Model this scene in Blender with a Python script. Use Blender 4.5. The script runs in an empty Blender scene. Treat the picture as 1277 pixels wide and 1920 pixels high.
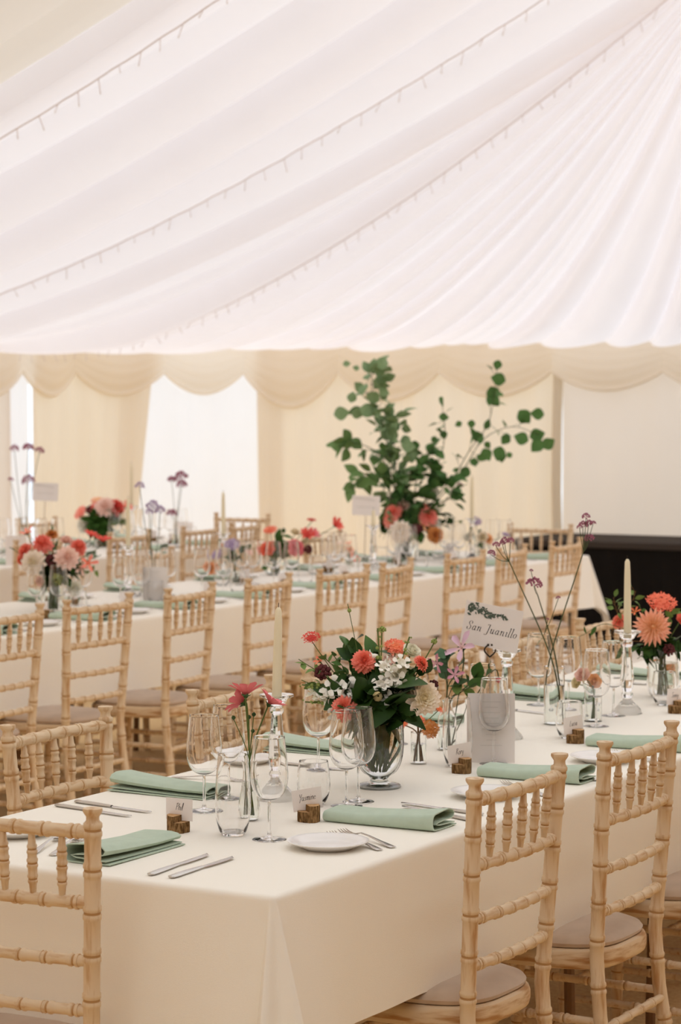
import bpy, math, random
from mathutils import Vector, Matrix
R = random.Random(7)
pi = math.pi
sc = bpy.context.scene
col = sc.collection

# ------------------------------------------------------------------ camera, world, sun, exposure
YAW, CAMH, FPX = 0.52, 1.663, 4533.0
PITCH = math.atan((960 - 744.8) / FPX)
FW = Vector((math.cos(YAW) * math.cos(PITCH), math.sin(YAW) * math.cos(PITCH), -math.sin(PITCH)))
RT = Vector((math.sin(YAW), -math.cos(YAW), 0))
UP = RT.cross(FW)
HD = Vector((math.cos(YAW), math.sin(YAW), 0))
EYE = Vector((0, 0, CAMH))
cd = bpy.data.cameras.new('camera')
cam = bpy.data.objects.new('camera', cd)
col.objects.link(cam)
cam.matrix_world = Matrix((RT, UP, -FW)).transposed().to_4x4()
cam.location = EYE
cd.sensor_fit = 'VERTICAL'
cd.sensor_height = 36
cd.lens = FPX * 36 / 1920
cd.clip_end = 200
cd.dof.use_dof = True
cd.dof.focus_distance = 5.15
cd.dof.aperture_fstop = 6.7
sc.camera = cam

world = bpy.data.worlds.new('daylight')
sc.world = world
world.use_nodes = True
bg = world.node_tree.nodes['Background']
bg.inputs[0].default_value = (0.92, 1.0, 1.08, 1)
bg.inputs[1].default_value = 1.26
sl = bpy.data.lights.new('sun', 'SUN')
sl.energy = 1.45
sl.angle = math.radians(8)
sl.color = (1.0, 0.99, 0.97)
sun = bpy.data.objects.new('sun', sl)
col.objects.link(sun)
sun.rotation_euler = Vector((0.12, 0.55, -0.80)).to_track_quat('-Z', 'Y').to_euler()

vs = sc.view_settings
vs.view_transform = 'Standard'
vs.look = 'None'
vs.gamma = 1
vs.use_curve_mapping = False
vs.exposure = 0.09
cy = sc.cycles
cy.max_bounces = 26
cy.diffuse_bounces = 6
cy.glossy_bounces = 6
cy.transmission_bounces = 24
cy.transparent_max_bounces = 12
cy.use_denoising = True
cy.sample_clamp_indirect = 6

# ------------------------------------------------------------------ where things stand
TZ = 0.757            # top of the tablecloths


def ray(px, py):
    return (FW * FPX + RT * (px - 638.5) - UP * (py - 960))


def on(px, py, z=TZ):
    d = ray(px, py)
    return EYE + d * ((z - CAMH) / d.z)


def dep(px, py, D):
    d = ray(px, py)
    return EYE + d * (D / d.dot(HD))


def depth(p):
    return (Vector(p) - EYE).dot(HD)


def pix(p):
    q = Vector(p) - EYE
    d = q.dot(FW)
    return 638.5 + FPX * q.dot(RT) / d, 960 - FPX * q.dot(UP) / d


def cdir(rx, up, tw):
    return (RT * rx + Vector((0, 0, up)) - HD * tw).normalized()


# ------------------------------------------------------------------ materials
def lin(c):
    c = [x / 255 for x in c]
    return tuple(x / 12.92 if x <= .04045 else ((x + .055) / 1.055) ** 2.4 for x in c) + (1,)


MATS = {}


def mat(name, rgb, rough=.6, spec=.3, metal=0, trans=0, ior=1.45, sss=0, bump=None, noise=None, sheen=0):
    m = bpy.data.materials.new(name)
    m.use_nodes = True
    nt = m.node_tree
    b = nt.nodes['Principled BSDF']
    b.inputs['Base Color'].default_value = lin(rgb)
    b.inputs['Roughness'].default_value = rough
    b.inputs['Specular IOR Level'].default_value = spec
    b.inputs['Metallic'].default_value = metal
    b.inputs['Transmission Weight'].default_value = trans
    b.inputs['IOR'].default_value = ior
    b.inputs['Sheen Weight'].default_value = sheen
    tc = None
    if bump or noise:
        tc = nt.nodes.new('ShaderNodeTexCoord')
    if noise:
        rgb2, scale, lo, hi = noise
        mp = nt.nodes.new('ShaderNodeMapping')
        mp.inputs['Scale'].default_value = scale if isinstance(scale, tuple) else (scale,) * 3
        nt.links.new(tc.outputs['Object'], mp.inputs[0])
        n = nt.nodes.new('ShaderNodeTexNoise')
        n.inputs['Scale'].default_value = 1
        n.inputs['Detail'].default_value = 5
        nt.links.new(mp.outputs[0], n.inputs['Vector'])
        r = nt.nodes.new('ShaderNodeMapRange')
        r.inputs['From Min'].default_value = lo
        r.inputs['From Max'].default_value = hi
        nt.links.new(n.outputs['Fac'], r.inputs['Value'])
        mx = nt.nodes.new('ShaderNodeMix')
        mx.data_type = 'RGBA'
        mx.inputs[6].default_value = lin(rgb)
        mx.inputs[7].default_value = lin(rgb2)
        nt.links.new(r.outputs[0], mx.inputs[0])
        nt.links.new(mx.outputs[2], b.inputs['Base Color'])
    if bump:
        scale, dist = bump
        mp = nt.nodes.new('ShaderNodeMapping')
        mp.inputs['Scale'].default_value = scale if isinstance(scale, tuple) else (scale,) * 3
        nt.links.new(tc.outputs['Object'], mp.inputs[0])
        n = nt.nodes.new('ShaderNodeTexNoise')
        n.inputs['Scale'].default_value = 1
        n.inputs['Detail'].default_value = 3
        nt.links.new(mp.outputs[0], n.inputs['Vector'])
        bp = nt.nodes.new('ShaderNodeBump')
        bp.inputs['Distance'].default_value = dist
        nt.links.new(n.outputs['Fac'], bp.inputs['Height'])
        nt.links.new(bp.outputs[0], b.inputs['Normal'])
    MATS[name] = m
    return m


def fabric(name, rgb, trgb, mixt, clear=0.0):
    """thin cloth daylight comes through: diffuse + translucent (+ a little open weave)"""
    m = bpy.data.materials.new(name)
    m.use_nodes = True
    nt = m.node_tree
    nt.nodes.remove(nt.nodes['Principled BSDF'])
    out = nt.nodes['Material Output']
    tc = nt.nodes.new('ShaderNodeTexCoord')
    n = nt.nodes.new('ShaderNodeTexNoise')
    n.inputs['Scale'].default_value = 3
    nt.links.new(tc.outputs['Object'], n.inputs['Vector'])
    hs = nt.nodes.new('ShaderNodeHueSaturation')
    hs.inputs['Color'].default_value = lin(trgb)
    r = nt.nodes.new('ShaderNodeMapRange')
    r.inputs['To Min'].default_value = .97
    r.inputs['To Max'].default_value = 1.03
    nt.links.new(n.outputs['Fac'], r.inputs['Value'])
    nt.links.new(r.outputs[0], hs.inputs['Value'])
    d = nt.nodes.new('ShaderNodeBsdfDiffuse')
    d.inputs[0].default_value = lin(rgb)
    t = nt.nodes.new('ShaderNodeBsdfTranslucent')
    nt.links.new(hs.outputs[0], t.inputs[0])
    mx = nt.nodes.new('ShaderNodeMixShader')
    mx.inputs[0].default_value = mixt
    nt.links.new(d.outputs[0], mx.inputs[1])
    nt.links.new(t.outputs[0], mx.inputs[2])
    last = mx
    if clear:
        tr = nt.nodes.new('ShaderNodeBsdfTransparent')
        m2 = nt.nodes.new('ShaderNodeMixShader')
        m2.inputs[0].default_value = clear
        nt.links.new(mx.outputs[0], m2.inputs[1])
        nt.links.new(tr.outputs[0], m2.inputs[2])
        last = m2
    nt.links.new(last.outputs[0], out.inputs[0])
    MATS[name] = m
    return m


def petal(name, outer, inner, size, rough=.7):
    """petals whose own colour changes from the flower's heart to the tips"""
    m = mat(name, outer, rough, .2)
    nt = m.node_tree
    b = nt.nodes['Principled BSDF']
    tc = nt.nodes.new('ShaderNodeTexCoord')
    ln = nt.nodes.new('ShaderNodeVectorMath')
    ln.operation = 'LENGTH'
    nt.links.new(tc.outputs['Object'], ln.inputs[0])
    r = nt.nodes.new('ShaderNodeMapRange')
    r.inputs['From Max'].default_value = size
    nt.links.new(ln.outputs['Value'], r.inputs['Value'])
    mx = nt.nodes.new('ShaderNodeMix')
    mx.data_type = 'RGBA'
    mx.inputs[6].default_value = lin(inner)
    mx.inputs[7].default_value = lin(outer)
    nt.links.new(r.outputs[0], mx.inputs[0])
    nt.links.new(mx.outputs[2], b.inputs['Base Color'])
    b.inputs['Subsurface Weight'].default_value = 0
    return m


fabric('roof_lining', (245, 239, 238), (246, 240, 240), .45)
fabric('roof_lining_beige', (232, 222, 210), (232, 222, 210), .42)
fabric('roof_lining_dimmer', (196, 166, 130), (200, 164, 122), .10)  # made nearly opaque for unseen roof parts, to darken the front cloth's sides
fabric('roof_lining_fill', (250, 247, 246), (252, 251, 251), .52)  # made extra translucent for unseen roof, to brighten the front table
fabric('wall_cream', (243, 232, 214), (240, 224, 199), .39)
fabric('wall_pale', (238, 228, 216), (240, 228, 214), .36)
fabric('wall_dimmer', (182, 146, 102), (190, 146, 96), .08)  # dark warm tone invented for unseen walls, to dim and warm cloth sides
fabric('window_sheer', (250, 247, 246), (244, 242, 242), .58, .03)
fabric('swag_voile', (247, 240, 228), (246, 236, 218), .42, .0)
fabric('tape_grey', (228, 216, 196), (225, 212, 190), .3)
mat('matting', (252, 224, 174), .95, .1, noise=((236, 202, 148), (60, 60, 60), .35, .65), bump=((220, 220, 220), .004))
mat('boards', (246, 238, 224), .9, .1, noise=((236, 224, 208), 4, .3, .7))
mat('table_linen', (251, 245, 233), .85, .15, bump=((900, 900, 900), .0006), sheen=.1)
mat('limewash', (221, 196, 163), .55, .25, noise=((188, 144, 98), (70, 70, 8), .48, .70))
mat('limewash_rail', (221, 196, 163), .55, .25, noise=((196, 154, 110), (14, 90, 90), .50, .74))
mat('limewash_groove', (182, 142, 98), .7, .15)
mat('limewash_frame', (220, 194, 160), .55, .25, noise=((180, 134, 88), (10, 10, 70), .46, .66))
mat('velvet_pad', (196, 172, 150), .95, .05, noise=((182, 158, 136), 12, .35, .65), sheen=.4)
mat('glass', (255, 255, 255), 0.0, .5, trans=1, ior=1.45)
mat('water', (250, 255, 252), 0.0, .5, trans=1, ior=1.33)
mat('green_glass', (235, 245, 236), 0.0, .5, trans=1, ior=1.45)
mat('porcelain', (240, 236, 232), .2, .5)
mat('steel', (205, 200, 195), .22, .5, metal=1)
mat('dark_metal', (70, 62, 54), .45, .5, metal=.8)
mat('trestle_brown', (128, 98, 70), .6, .2)
mat('candle_wax', (238, 226, 194), .5, .3)
mat('wick', (60, 50, 40), .9, .1)
mat('sage_linen', (192, 208, 188), .9, .1, noise=((184, 200, 180), 40, .3, .7), bump=((1200, 1200, 1200), .0005), sheen=.2)
mat('white_paper', (240, 232, 226), .9, .1)
mat('ink', (45, 40, 38), .8, .1)
mat('ink_green', (92, 104, 92), .8, .1)
mat('ink_grey', (222, 215, 208), .8, .1)
mat('bark', (158, 124, 84), .95, .05, noise=((92, 66, 38), (160, 160, 60), .40, .62), bump=((200, 200, 70), .006))
mat('cut_wood', (206, 168, 124), .8, .1, noise=((184, 142, 98), 90, .35, .65))
mat('table_wood', (150, 112, 74), .7, .2, noise=((120, 86, 54), (4, 50, 50), .4, .7))
mat('stage_black', (24, 20, 17), .9, .1)
mat('stage_top', (62, 54, 48), .8, .1)
mat('wire_white', (228, 216, 212), .6, .2)
mat('bulb_clear', (225, 215, 208), .3, .5)
mat('leaf', (74, 110, 46), .55, .25, noise=((54, 86, 34), 30, .3, .7))
mat('leaf_dark', (56, 86, 34), .5, .3, noise=((40, 66, 24), 30, .3, .7))
mat('leaf_light', (128, 152, 84), .6, .2, noise=((96, 126, 62), 30, .3, .7))
mat('leaf_blue', (86, 118, 88), .6, .2, noise=((66, 96, 62), 20, .3, .7))
mat('branch_leaf', (118, 150, 92), .6, .2, noise=((96, 130, 72), 20, .3, .7))
mat('branch_leaf_pale', (140, 166, 124), .6, .2, noise=((116, 144, 96), 20, .3, .7))
mat('branch_leaf_deep', (92, 132, 74), .6, .2, noise=((74, 112, 58), 20, .3, .7))
mat('stem', (92, 108, 56), .6, .2)
mat('stem_brown', (120, 88, 50), .7, .2)
mat('stem_dark', (74, 84, 52), .6, .2)
petal('coral', (255, 158, 142), (255, 146, 112), .035)
petal('peach', (255, 196, 166), (250, 206, 120), .04)
petal('cream', (252, 238, 222), (246, 234, 176), .035)
petal('white', (252, 248, 236), (244, 240, 208), .03)
petal('blush', (254, 222, 208), (252, 206, 186), .03)
petal('rose', (236, 128, 134), (206, 92, 92), .03)
petal('red', (232, 96, 84), (206, 70, 60), .03)
petal('scarlet', (250, 138, 108), (250, 150, 90), .02)
petal('rust', (224, 152, 86), (214, 130, 64), .02)
petal('mauve', (224, 190, 206), (238, 204, 190), .02)
petal('pink_lily', (212, 146, 166), (228, 188, 192), .02)
petal('burgundy', (92, 44, 44), (66, 28, 30), .02)
petal('plum', (168, 104, 124), (130, 72, 88), .008)
petal('lilac', (186, 166, 194), (170, 146, 180), .02)
petal('green_bud', (150, 164, 92), (128, 146, 78), .01)
petal('buff', (196, 176, 126), (168, 150, 96), .012)


# ------------------------------------------------------------------ mesh helpers
class M:
    def __init__(s):
        s.v, s.f, s.mi = [], [], []

    def add(s, v, f, k=0):
        o = len(s.v)
        s.v += [tuple(p) for p in v]
        s.f += [tuple(i + o for i in q) for q in f]
        s.mi += [k] * len(f) if isinstance(k, int) else list(k)
        return s

    def grid(s, rows, k=0, loop=False, kf=None):
        n = len(rows[0])
        f, ks = [], []
        for i in range(len(rows) - 1):
            for j in range(n if loop else n - 1):
                j2 = (j + 1) % n
                f.append((i * n + j, i * n + j2, (i + 1) * n + j2, (i + 1) * n + j))
                ks.append(kf(i, j) if kf else k)
        return s.add([p for r in rows for p in r], f, ks)

    def lathe(s, prof, seg=24, k=0, c=(0, 0, 0), fn=None, kf=None):
        rows = []
        for r, z in prof:
            r = max(r, 1e-5)
            rows.append([Vector((c[0] + r * (fn(a, z) if fn else 1) * math.cos(a), c[1] + r * (fn(a, z) if fn else 1) * math.sin(a), c[2] + z))
                         for a in (2 * pi * j / seg for j in range(seg))])
        return s.grid(rows, k, True, kf)

    def tube(s, pts, rad, seg=8, k=0, kf=None, cap=True):
        pts = [Vector(p) for p in pts]
        if not isinstance(rad, (list, tuple)):
            rad = [rad] * len(pts)
        rows, nrm = [], None
        for i, p in enumerate(pts):
            t = (pts[min(i + 1, len(pts) - 1)] - pts[max(i - 1, 0)])
            t = t.normalized() if t.length > 1e-9 else Vector((0, 0, 1))
            if nrm is None:
                nrm = t.orthogonal().normalized()
            nrm = (nrm - t * nrm.dot(t))
            nrm = nrm.normalized() if nrm.length > 1e-6 else t.orthogonal().normalized()
            b = t.cross(nrm)
            rows.append([p + (nrm * math.cos(2 * pi * j / seg) + b * math.sin(2 * pi * j / seg)) * rad[i] for j in range(seg)])
        s.grid(rows, k, True, kf)
        if cap:
            o = len(s.v)
            for r in (rows[0][::-1], rows[-1]):
                s.add(r, [tuple(range(len(r)))], k)
        return s

    def box(s, lo, hi, k=0, ch=0.0):
        x0, y0, z0 = lo
        x1, y1, z1 = hi
        if ch <= 0:
            v = [(x, y, z) for z in (z0, z1) for y in (y0, y1) for x in (x0, x1)]
            return s.add(v, [(0, 2, 3, 1), (4, 5, 7, 6), (0, 1, 5, 4), (2, 6, 7, 3), (0, 4, 6, 2), (1, 3, 7, 5)], k)

        def rr(i, z):
            a = ch
            x, X, y, Y = x0 + i, x1 - i, y0 + i, y1 - i
            return [Vector(p) for p in ((x + a, y, z), (X - a, y, z), (X, y + a, z), (X, Y - a, z), (X - a, Y, z), (x + a, Y, z), (x, Y - a, z), (x, y + a, z))]
        rows = [rr(ch, z0), rr(0, z0 + ch), rr(0, z1 - ch), rr(ch, z1)]
        s.grid(rows, k, True)
        s.add(rows[0][::-1], [tuple(range(8))], k)
        return s.add(rows[-1], [tuple(range(8))], k)

    def sph(s, c, r, seg=8, k=0, sq=1.0):
        n = max(4, seg // 2)
        return s.lathe([(r * math.sin(pi * i / n), r * sq * -math.cos(pi * i / n)) for i in range(n + 1)], seg, k, c)

    def fan(s, pts, k=0):
        return s.add(pts, [tuple(range(len(pts)))], k)


def dense(prof, sub=3):
    """smooth a lathe profile: curves are rounded through their points, sharp corners get support loops"""
    P = [Vector((r, z)) for r, z in prof]
    n = len(P)
    sharp = []
    for i in range(n):
        if i in (0, n - 1):
            sharp.append(True)
            continue
        a, b = P[i] - P[i - 1], P[i + 1] - P[i]
        sharp.append(a.length < 1e-7 or b.length < 1e-7 or a.angle(b) > .75)
    out = []
    for i in range(n - 1):
        a, b = P[i], P[i + 1]
        pa = a if sharp[i] else P[i - 1]
        pb = b if sharp[i + 1] else P[i + 2]
        L = (b - a).length
        ts = [k / sub for k in range(sub)]
        if L > .004:
            if sharp[i]:
                ts = [0, min(.2, .0008 / L)] + ts[1:]
            if sharp[i + 1]:
                ts = ts + [1 - min(.2, .0008 / L)]
        for t in ts:
            m0, m1 = (b - pa) * .5, (pb - a) * .5
            if sharp[i]:
                m0 = b - a
            if sharp[i + 1]:
                m1 = b - a
            h = (2 * t ** 3 - 3 * t * t + 1, t ** 3 - 2 * t * t + t, -2 * t ** 3 + 3 * t * t, t ** 3 - t * t)
            q = a * h[0] + m0 * h[1] + b * h[2] + m1 * h[3]
            out.append((max(q.x, .0004), q.y))
    out.append(tuple(P[-1]))
    return out


def obj(name, m, mats, parent=None, smooth=True):
    me = bpy.data.meshes.new(name)
    me.from_pydata(m.v, [], m.f)
    for q in (mats if isinstance(mats, (list, tuple)) else [mats]):
        me.materials.append(MATS[q])
    me.polygons.foreach_set('material_index', m.mi)
    me.polygons.foreach_set('use_smooth', [smooth] * len(m.f))
    me.update()
    if smooth:
        me.set_sharp_from_angle(angle=.75)
    o = bpy.data.objects.new(name, me)
    col.objects.link(o)
    if parent:
        o.parent = parent
    return o


def tag(o, label, cat, group=None, kind=None):
    o['label'] = label
    o['category'] = cat
    if group:
        o['group'] = group
    if kind:
        o['kind'] = kind
    return o


def thing(name, label, cat, loc=(0, 0, 0), rz=0, group=None):
    o = bpy.data.objects.new(name, None)
    o.empty_display_size = .05
    col.objects.link(o)
    o.location = loc
    o.rotation_euler = (0, 0, rz)
    return tag(o, label, cat, group)


def struct(name, m, mats, smooth=True):
    o = obj(name, m, mats, None, smooth)
    o['kind'] = 'structure'
    return o


def dup(root, loc, rz=0, label=None, group=None):
    r = root.copy()
    col.objects.link(r)
    r.location = loc
    r.rotation_euler = (0, 0, rz)
    if label:
        r['label'] = label
    if group:
        r['group'] = group
    for ch in list(root.children):
        c = ch.copy()
        col.objects.link(c)
        c.parent = r
        for g in ch.children:
            d = g.copy()
            col.objects.link(d)
            d.parent = c
    return r


PROTO = {}


def put(kind, build, loc, rz, label, group=None):
    """first one is built, the others are copies with copies of its parts"""
    if kind not in PROTO:
        PROTO[kind] = build()
        o = PROTO[kind]
        o.location = loc
        o.rotation_euler = (0, 0, rz)
        o['label'] = label
        if group:
            o['group'] = group
        return o
    return dup(PROTO[kind], loc, rz, label, group)


ORD = 'first second third fourth fifth sixth seventh eighth ninth tenth eleventh twelfth thirteenth fourteenth fifteenth sixteenth seventeenth eighteenth nineteenth twentieth'.split()


def lerp(a, b, t):
    return a + (b - a) * t


def spline(pts, n):
    """smooth curve through points"""
    p = [Vector(q) for q in pts]
    if len(p) == 2:
        return [p[0].lerp(p[1], i / n) for i in range(n + 1)]
    p = [p[0] * 2 - p[1]] + p + [p[-1] * 2 - p[-2]]
    out = []
    m = len(p) - 3
    per = max(1, round(n / m))
    for i in range(m):
        for k in range(per + (i == m - 1)):
            t = k / per
            a, b, c, d = p[i:i + 4]
            out.append(.5 * ((2 * b) + (c - a) * t + (2 * a - 5 * b + 4 * c - d) * t * t + (3 * b - a - 3 * c + d) * t ** 3))
    return out


# ------------------------------------------------------------------ the marquee
U1, V0, V1, U0, RC = 15.75, -4.8, 10.45, -9.0, 1.7
EZ = 2.03
AP = Vector((11.6, 4.25, 4.05))


def build_path():
    """inside line of the eave, from the near end of the long side round the far end"""
    P = []

    def seg(a, b, step):
        n = max(1, int((Vector(b) - Vector(a)).length / step))
        for i in range(n):
            P.append(Vector(a).lerp(Vector(b), i / n))

    def arc(cx, cy, a0, a1, step=.025):
        n = int(abs(a1 - a0) * RC / step)
        for i in range(n):
            a = lerp(a0, a1, i / n)
            P.append(Vector((cx + RC * math.cos(a), cy + RC * math.sin(a))))
    seg((U0, V1), (4, V1), .1)
    seg((4, V1), (U1 - RC, V1), .025)
    arc(U1 - RC, V1 - RC, pi / 2, 0)
    seg((U1, V1 - RC), (U1, V0 + RC), .025)
    arc(U1 - RC, V0 + RC, 0, -pi / 2, .1)
    seg((U1 - RC, V0), (U0, V0), .1)
    P.append(Vector((U0, V0)))
    return P


PATH = build_path()
SL = [0.0]
for a_, b_ in zip(PATH, PATH[1:]):
    SL.append(SL[-1] + (b_ - a_).length)
STOT = SL[-1]


def at_s(s):
    s = min(max(s, 0), STOT - 1e-6)
    lo, hi = 0, len(SL) - 1
    while hi - lo > 1:
        mid = (lo + hi) // 2
        if SL[mid] <= s:
            lo = mid
        else:
            hi = mid
    t = (s - SL[lo]) / (SL[hi] - SL[lo])
    p = PATH[lo].lerp(PATH[hi], t)
    d = (PATH[hi] - PATH[lo]).normalized()
    return p, Vector((d.y, -d.x))       # point, inward normal (walking clockwise: inside is to the right hand)


def s_of(px):
    """where along the wall a given sight line meets it"""
    best = None
    for i in range(0, len(PATH), 1):
        if 8 < PATH[i].x:
            q = pix((PATH[i].x, PATH[i].y, EZ))
            e = abs(q[0] - px)
            if best is None or e < best[0]:
                best = (e, SL[i])
    return best[1]


# pleats of the roof lining
RF = random.Random(21)
folds = [0.0]
while folds[-1] < STOT:
    p, _ = at_s(folds[-1])
    w = RF.uniform(.28, .62) if p.x < U1 - 1.2 else RF.uniform(.16, .52)
    folds.append(folds[-1] + w)
fold_h = [RF.uniform(.45, 1.0) for _ in folds]
fold_k = [RF.uniform(.3, .75) for _ in folds]


def pleat(s):
    lo, hi = 0, len(folds) - 1
    while hi - lo > 1:
        mid = (lo + hi) // 2
        if folds[mid] <= s:
            lo = mid
        else:
            hi = mid
    w = folds[hi] - folds[lo]
    ph = (s - folds[lo]) / w
    return math.sin(pi * ph ** fold_k[lo]) ** .8 * w * fold_h[lo] * .5


def roof(s, t):
    p, n = at_s(s)
    r = Vector((min(p.x, AP.x), AP.y))
    e = Vector((p.x, p.y, EZ + .02))
    q = Vector((r.x, r.y, AP.z))
    L = (q - e).length
    g = e.lerp(q, t)
    sag = .13 * L * 4 * t * (1 - t) * (1 - .35 * t)
    g.z -= sag * .55
    hip = p.x > AP.x
    amp = (min(1, .30 + 3.2 * t)) * ((1 - t) ** .75 if hip else (1 - .55 * t))
    nn = Vector((n.x, n.y, -2.2)).normalized()
    return g + nn * pleat(s) * amp


def roof_mesh(s0, s1, ds, nt, t0=0.0, t1=1.0):
    m = M()
    n = max(2, int((s1 - s0) / ds))
    rows = []
    for i in range(n + 1):
        s = lerp(s0, s1, i / n)
        rows.append([roof(s, lerp(t0, t1, (j / nt) ** 1.15)) for j in range(nt + 1)])
    return m.grid(rows)


S_CORNER = s_of(20)
s_vis0 = 0
for i, p in enumerate(PATH):
    if p.x >= 8.2:
        s_vis0 = SL[i]
        break
s_end = 0
for i, p in enumerate(PATH):
    if p.y <= 1.5 and p.x > 12:
        s_end = SL[i]
        break
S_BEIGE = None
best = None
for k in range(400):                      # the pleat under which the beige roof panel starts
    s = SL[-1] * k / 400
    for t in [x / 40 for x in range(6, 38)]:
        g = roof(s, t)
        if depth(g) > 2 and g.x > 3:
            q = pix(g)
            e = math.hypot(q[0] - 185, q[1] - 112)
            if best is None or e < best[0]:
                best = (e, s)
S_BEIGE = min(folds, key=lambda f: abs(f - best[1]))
s_en = 0
for i, p in enumerate(PATH):
    if p.x > 2.0:
        s_en = SL[i]
        break
struct('ceiling_entrance', roof_mesh(0, s_en, .08, 16), 'roof_lining_dimmer')  # unseen roof, dimmed to darken the end of the front cloth
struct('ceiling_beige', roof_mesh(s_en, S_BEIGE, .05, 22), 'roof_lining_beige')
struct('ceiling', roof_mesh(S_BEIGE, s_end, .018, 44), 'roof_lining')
s_sh = s_end
for i, p in enumerate(PATH):
    if p.y < V0 + .01 and p.x < 9:
        s_sh = SL[i]
        break
struct('ceiling_stage_side', roof_mesh(s_end, s_sh, .06, 22), 'roof_lining')
struct('ceiling_entrance_side', roof_mesh(s_sh, STOT, .06, 12, .52, 1), 'roof_lining_fill')  # unseen upper slope, lets in added light for the front table
struct('ceiling_entrance_eave', roof_mesh(s_sh, STOT, .06, 12, 0, .52), 'roof_lining_dimmer')  # unseen lower slope, dimmed to keep low light off the cloth sides
m = M()                                   # near gable of the roof
m.add([(U0, V1, EZ), (U0, V0, EZ), (U0, AP.y, AP.z)], [(0, 1, 2)])
struct('ceiling_gable', m, 'roof_lining_dimmer', False)


def wall_mesh(s0, s1, z0, z1, amp=.035, wave=.21, ds=.02, off=0.0, seed=1, nz=8, slant=None):
    rr = random.Random(seed)
    ph = [rr.uniform(0, 6) for _ in range(3)]
    n = max(2, int((s1 - s0) / ds))
    rows = []
    for i in range(n + 1):
        s = lerp(s0, s1, i / n)
        row = []
        for j in range(nz + 1):
            tz = j / nz
            ss = s
            if slant:                     # a drawn curtain: its edges lean
                ss = s + lerp(slant[0], slant[1], (s - s0) / (s1 - s0)) * (1 - tz)
            p, nr = at_s(ss)
            a = amp * (.55 * math.sin(2 * pi * s / wave + ph[0]) + .45 * math.sin(2 * pi * s / (wave * 1.73) + ph[1] + .5 * math.sin(3 * s)))
            a *= .75 + .5 * (1 - tz)
            q = p + nr * (a + off)
            row.append(Vector((q.x, q.y, lerp(z0, z1, tz))))
        rows.append(row)
    return M().grid(rows)


sA, sB, sC, sD, sE = s_of(10), s_of(50), s_of(290), s_of(482), s_of(1050)
struct('wall_side', wall_mesh(SL[0], sA + .03, 0, EZ + .06, .03, .34, .05, seed=2), 'wall_pale')
struct('window_1', wall_mesh(sA, sB, 0, EZ + .06, .02, .2, seed=3), 'window_sheer')
struct('wall_corner', wall_mesh(sB - .02, sC, 0, EZ + .06, .035, .23, seed=4, slant=(0, -.24), off=.04), 'wall_cream')
struct('window_2', wall_mesh(sC - .35, sD + .2, 0, EZ + .06, .03, .27, seed=5, off=-.05), 'window_sheer')
struct('wall_far', wall_mesh(sD, sE, 0, EZ + .06, .035, .25, seed=6, slant=(.03, 0), off=.03), 'wall_cream')
struct('wall_stage', wall_mesh(sE + .02, s_end + 1.0, 0, EZ + .06, .022, .33, seed=7, off=-.02), 'wall_pale')
s_mid = s_end + .95
for i, p in enumerate(PATH):
    if p.y < V0 + .01 and p.x < 8.5:
        s_mid = SL[i]
        break
struct('wall_opposite', wall_mesh(s_end + .95, s_mid, 0, EZ + .06, .03, .4, .08, seed=8), 'wall_cream')
struct('wall_opposite_dimmed', wall_mesh(s_mid, STOT, 0, EZ + .06, .03, .4, .08, seed=9), 'wall_dimmer')  # unseen near half of the wall, darkened to shade the front table's sides
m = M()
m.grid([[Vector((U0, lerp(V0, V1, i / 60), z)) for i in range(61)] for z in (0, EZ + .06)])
struct('wall_near', m, 'wall_dimmer')
# turned back edge of the wall sheet beside the stage wall
p, nr = at_s(sE)
d = Vector((-nr.y, nr.x))
m = M()
pts = []
for z in (0, .5, 1.0, 1.5, 1.84):
    k = .008 * math.sin(z * 4)
    pts.append([Vector((*(p + nr * o + d * (w + k)), z)) for w, o in ((-.035, .03), (-.02, .06), (0, .075), (.02, .06), (.03, .0))])
m.grid(pts)
struct('trim_1', m, 'tape_grey')

m = M()
m.add([(U0 - 2, V0 - 2, 0), (U1 + 2, V0 - 2, 0), (U1 + 2, V1 + 2, 0), (U0 - 2, V1 + 2, 0)], [(0, 1, 2, 3)])
struct('floor', m, 'matting', False)
m = M()
a = 12.2
m.add([(a, V0 + .1, .004), (U1 - .15, V0 + .1, .004), (U1 - .15, 7.7, .004), (a, 7.7, .004)], [(0, 1, 2, 3)])
struct('floor_stage_front', m, 'boards', False)

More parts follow.
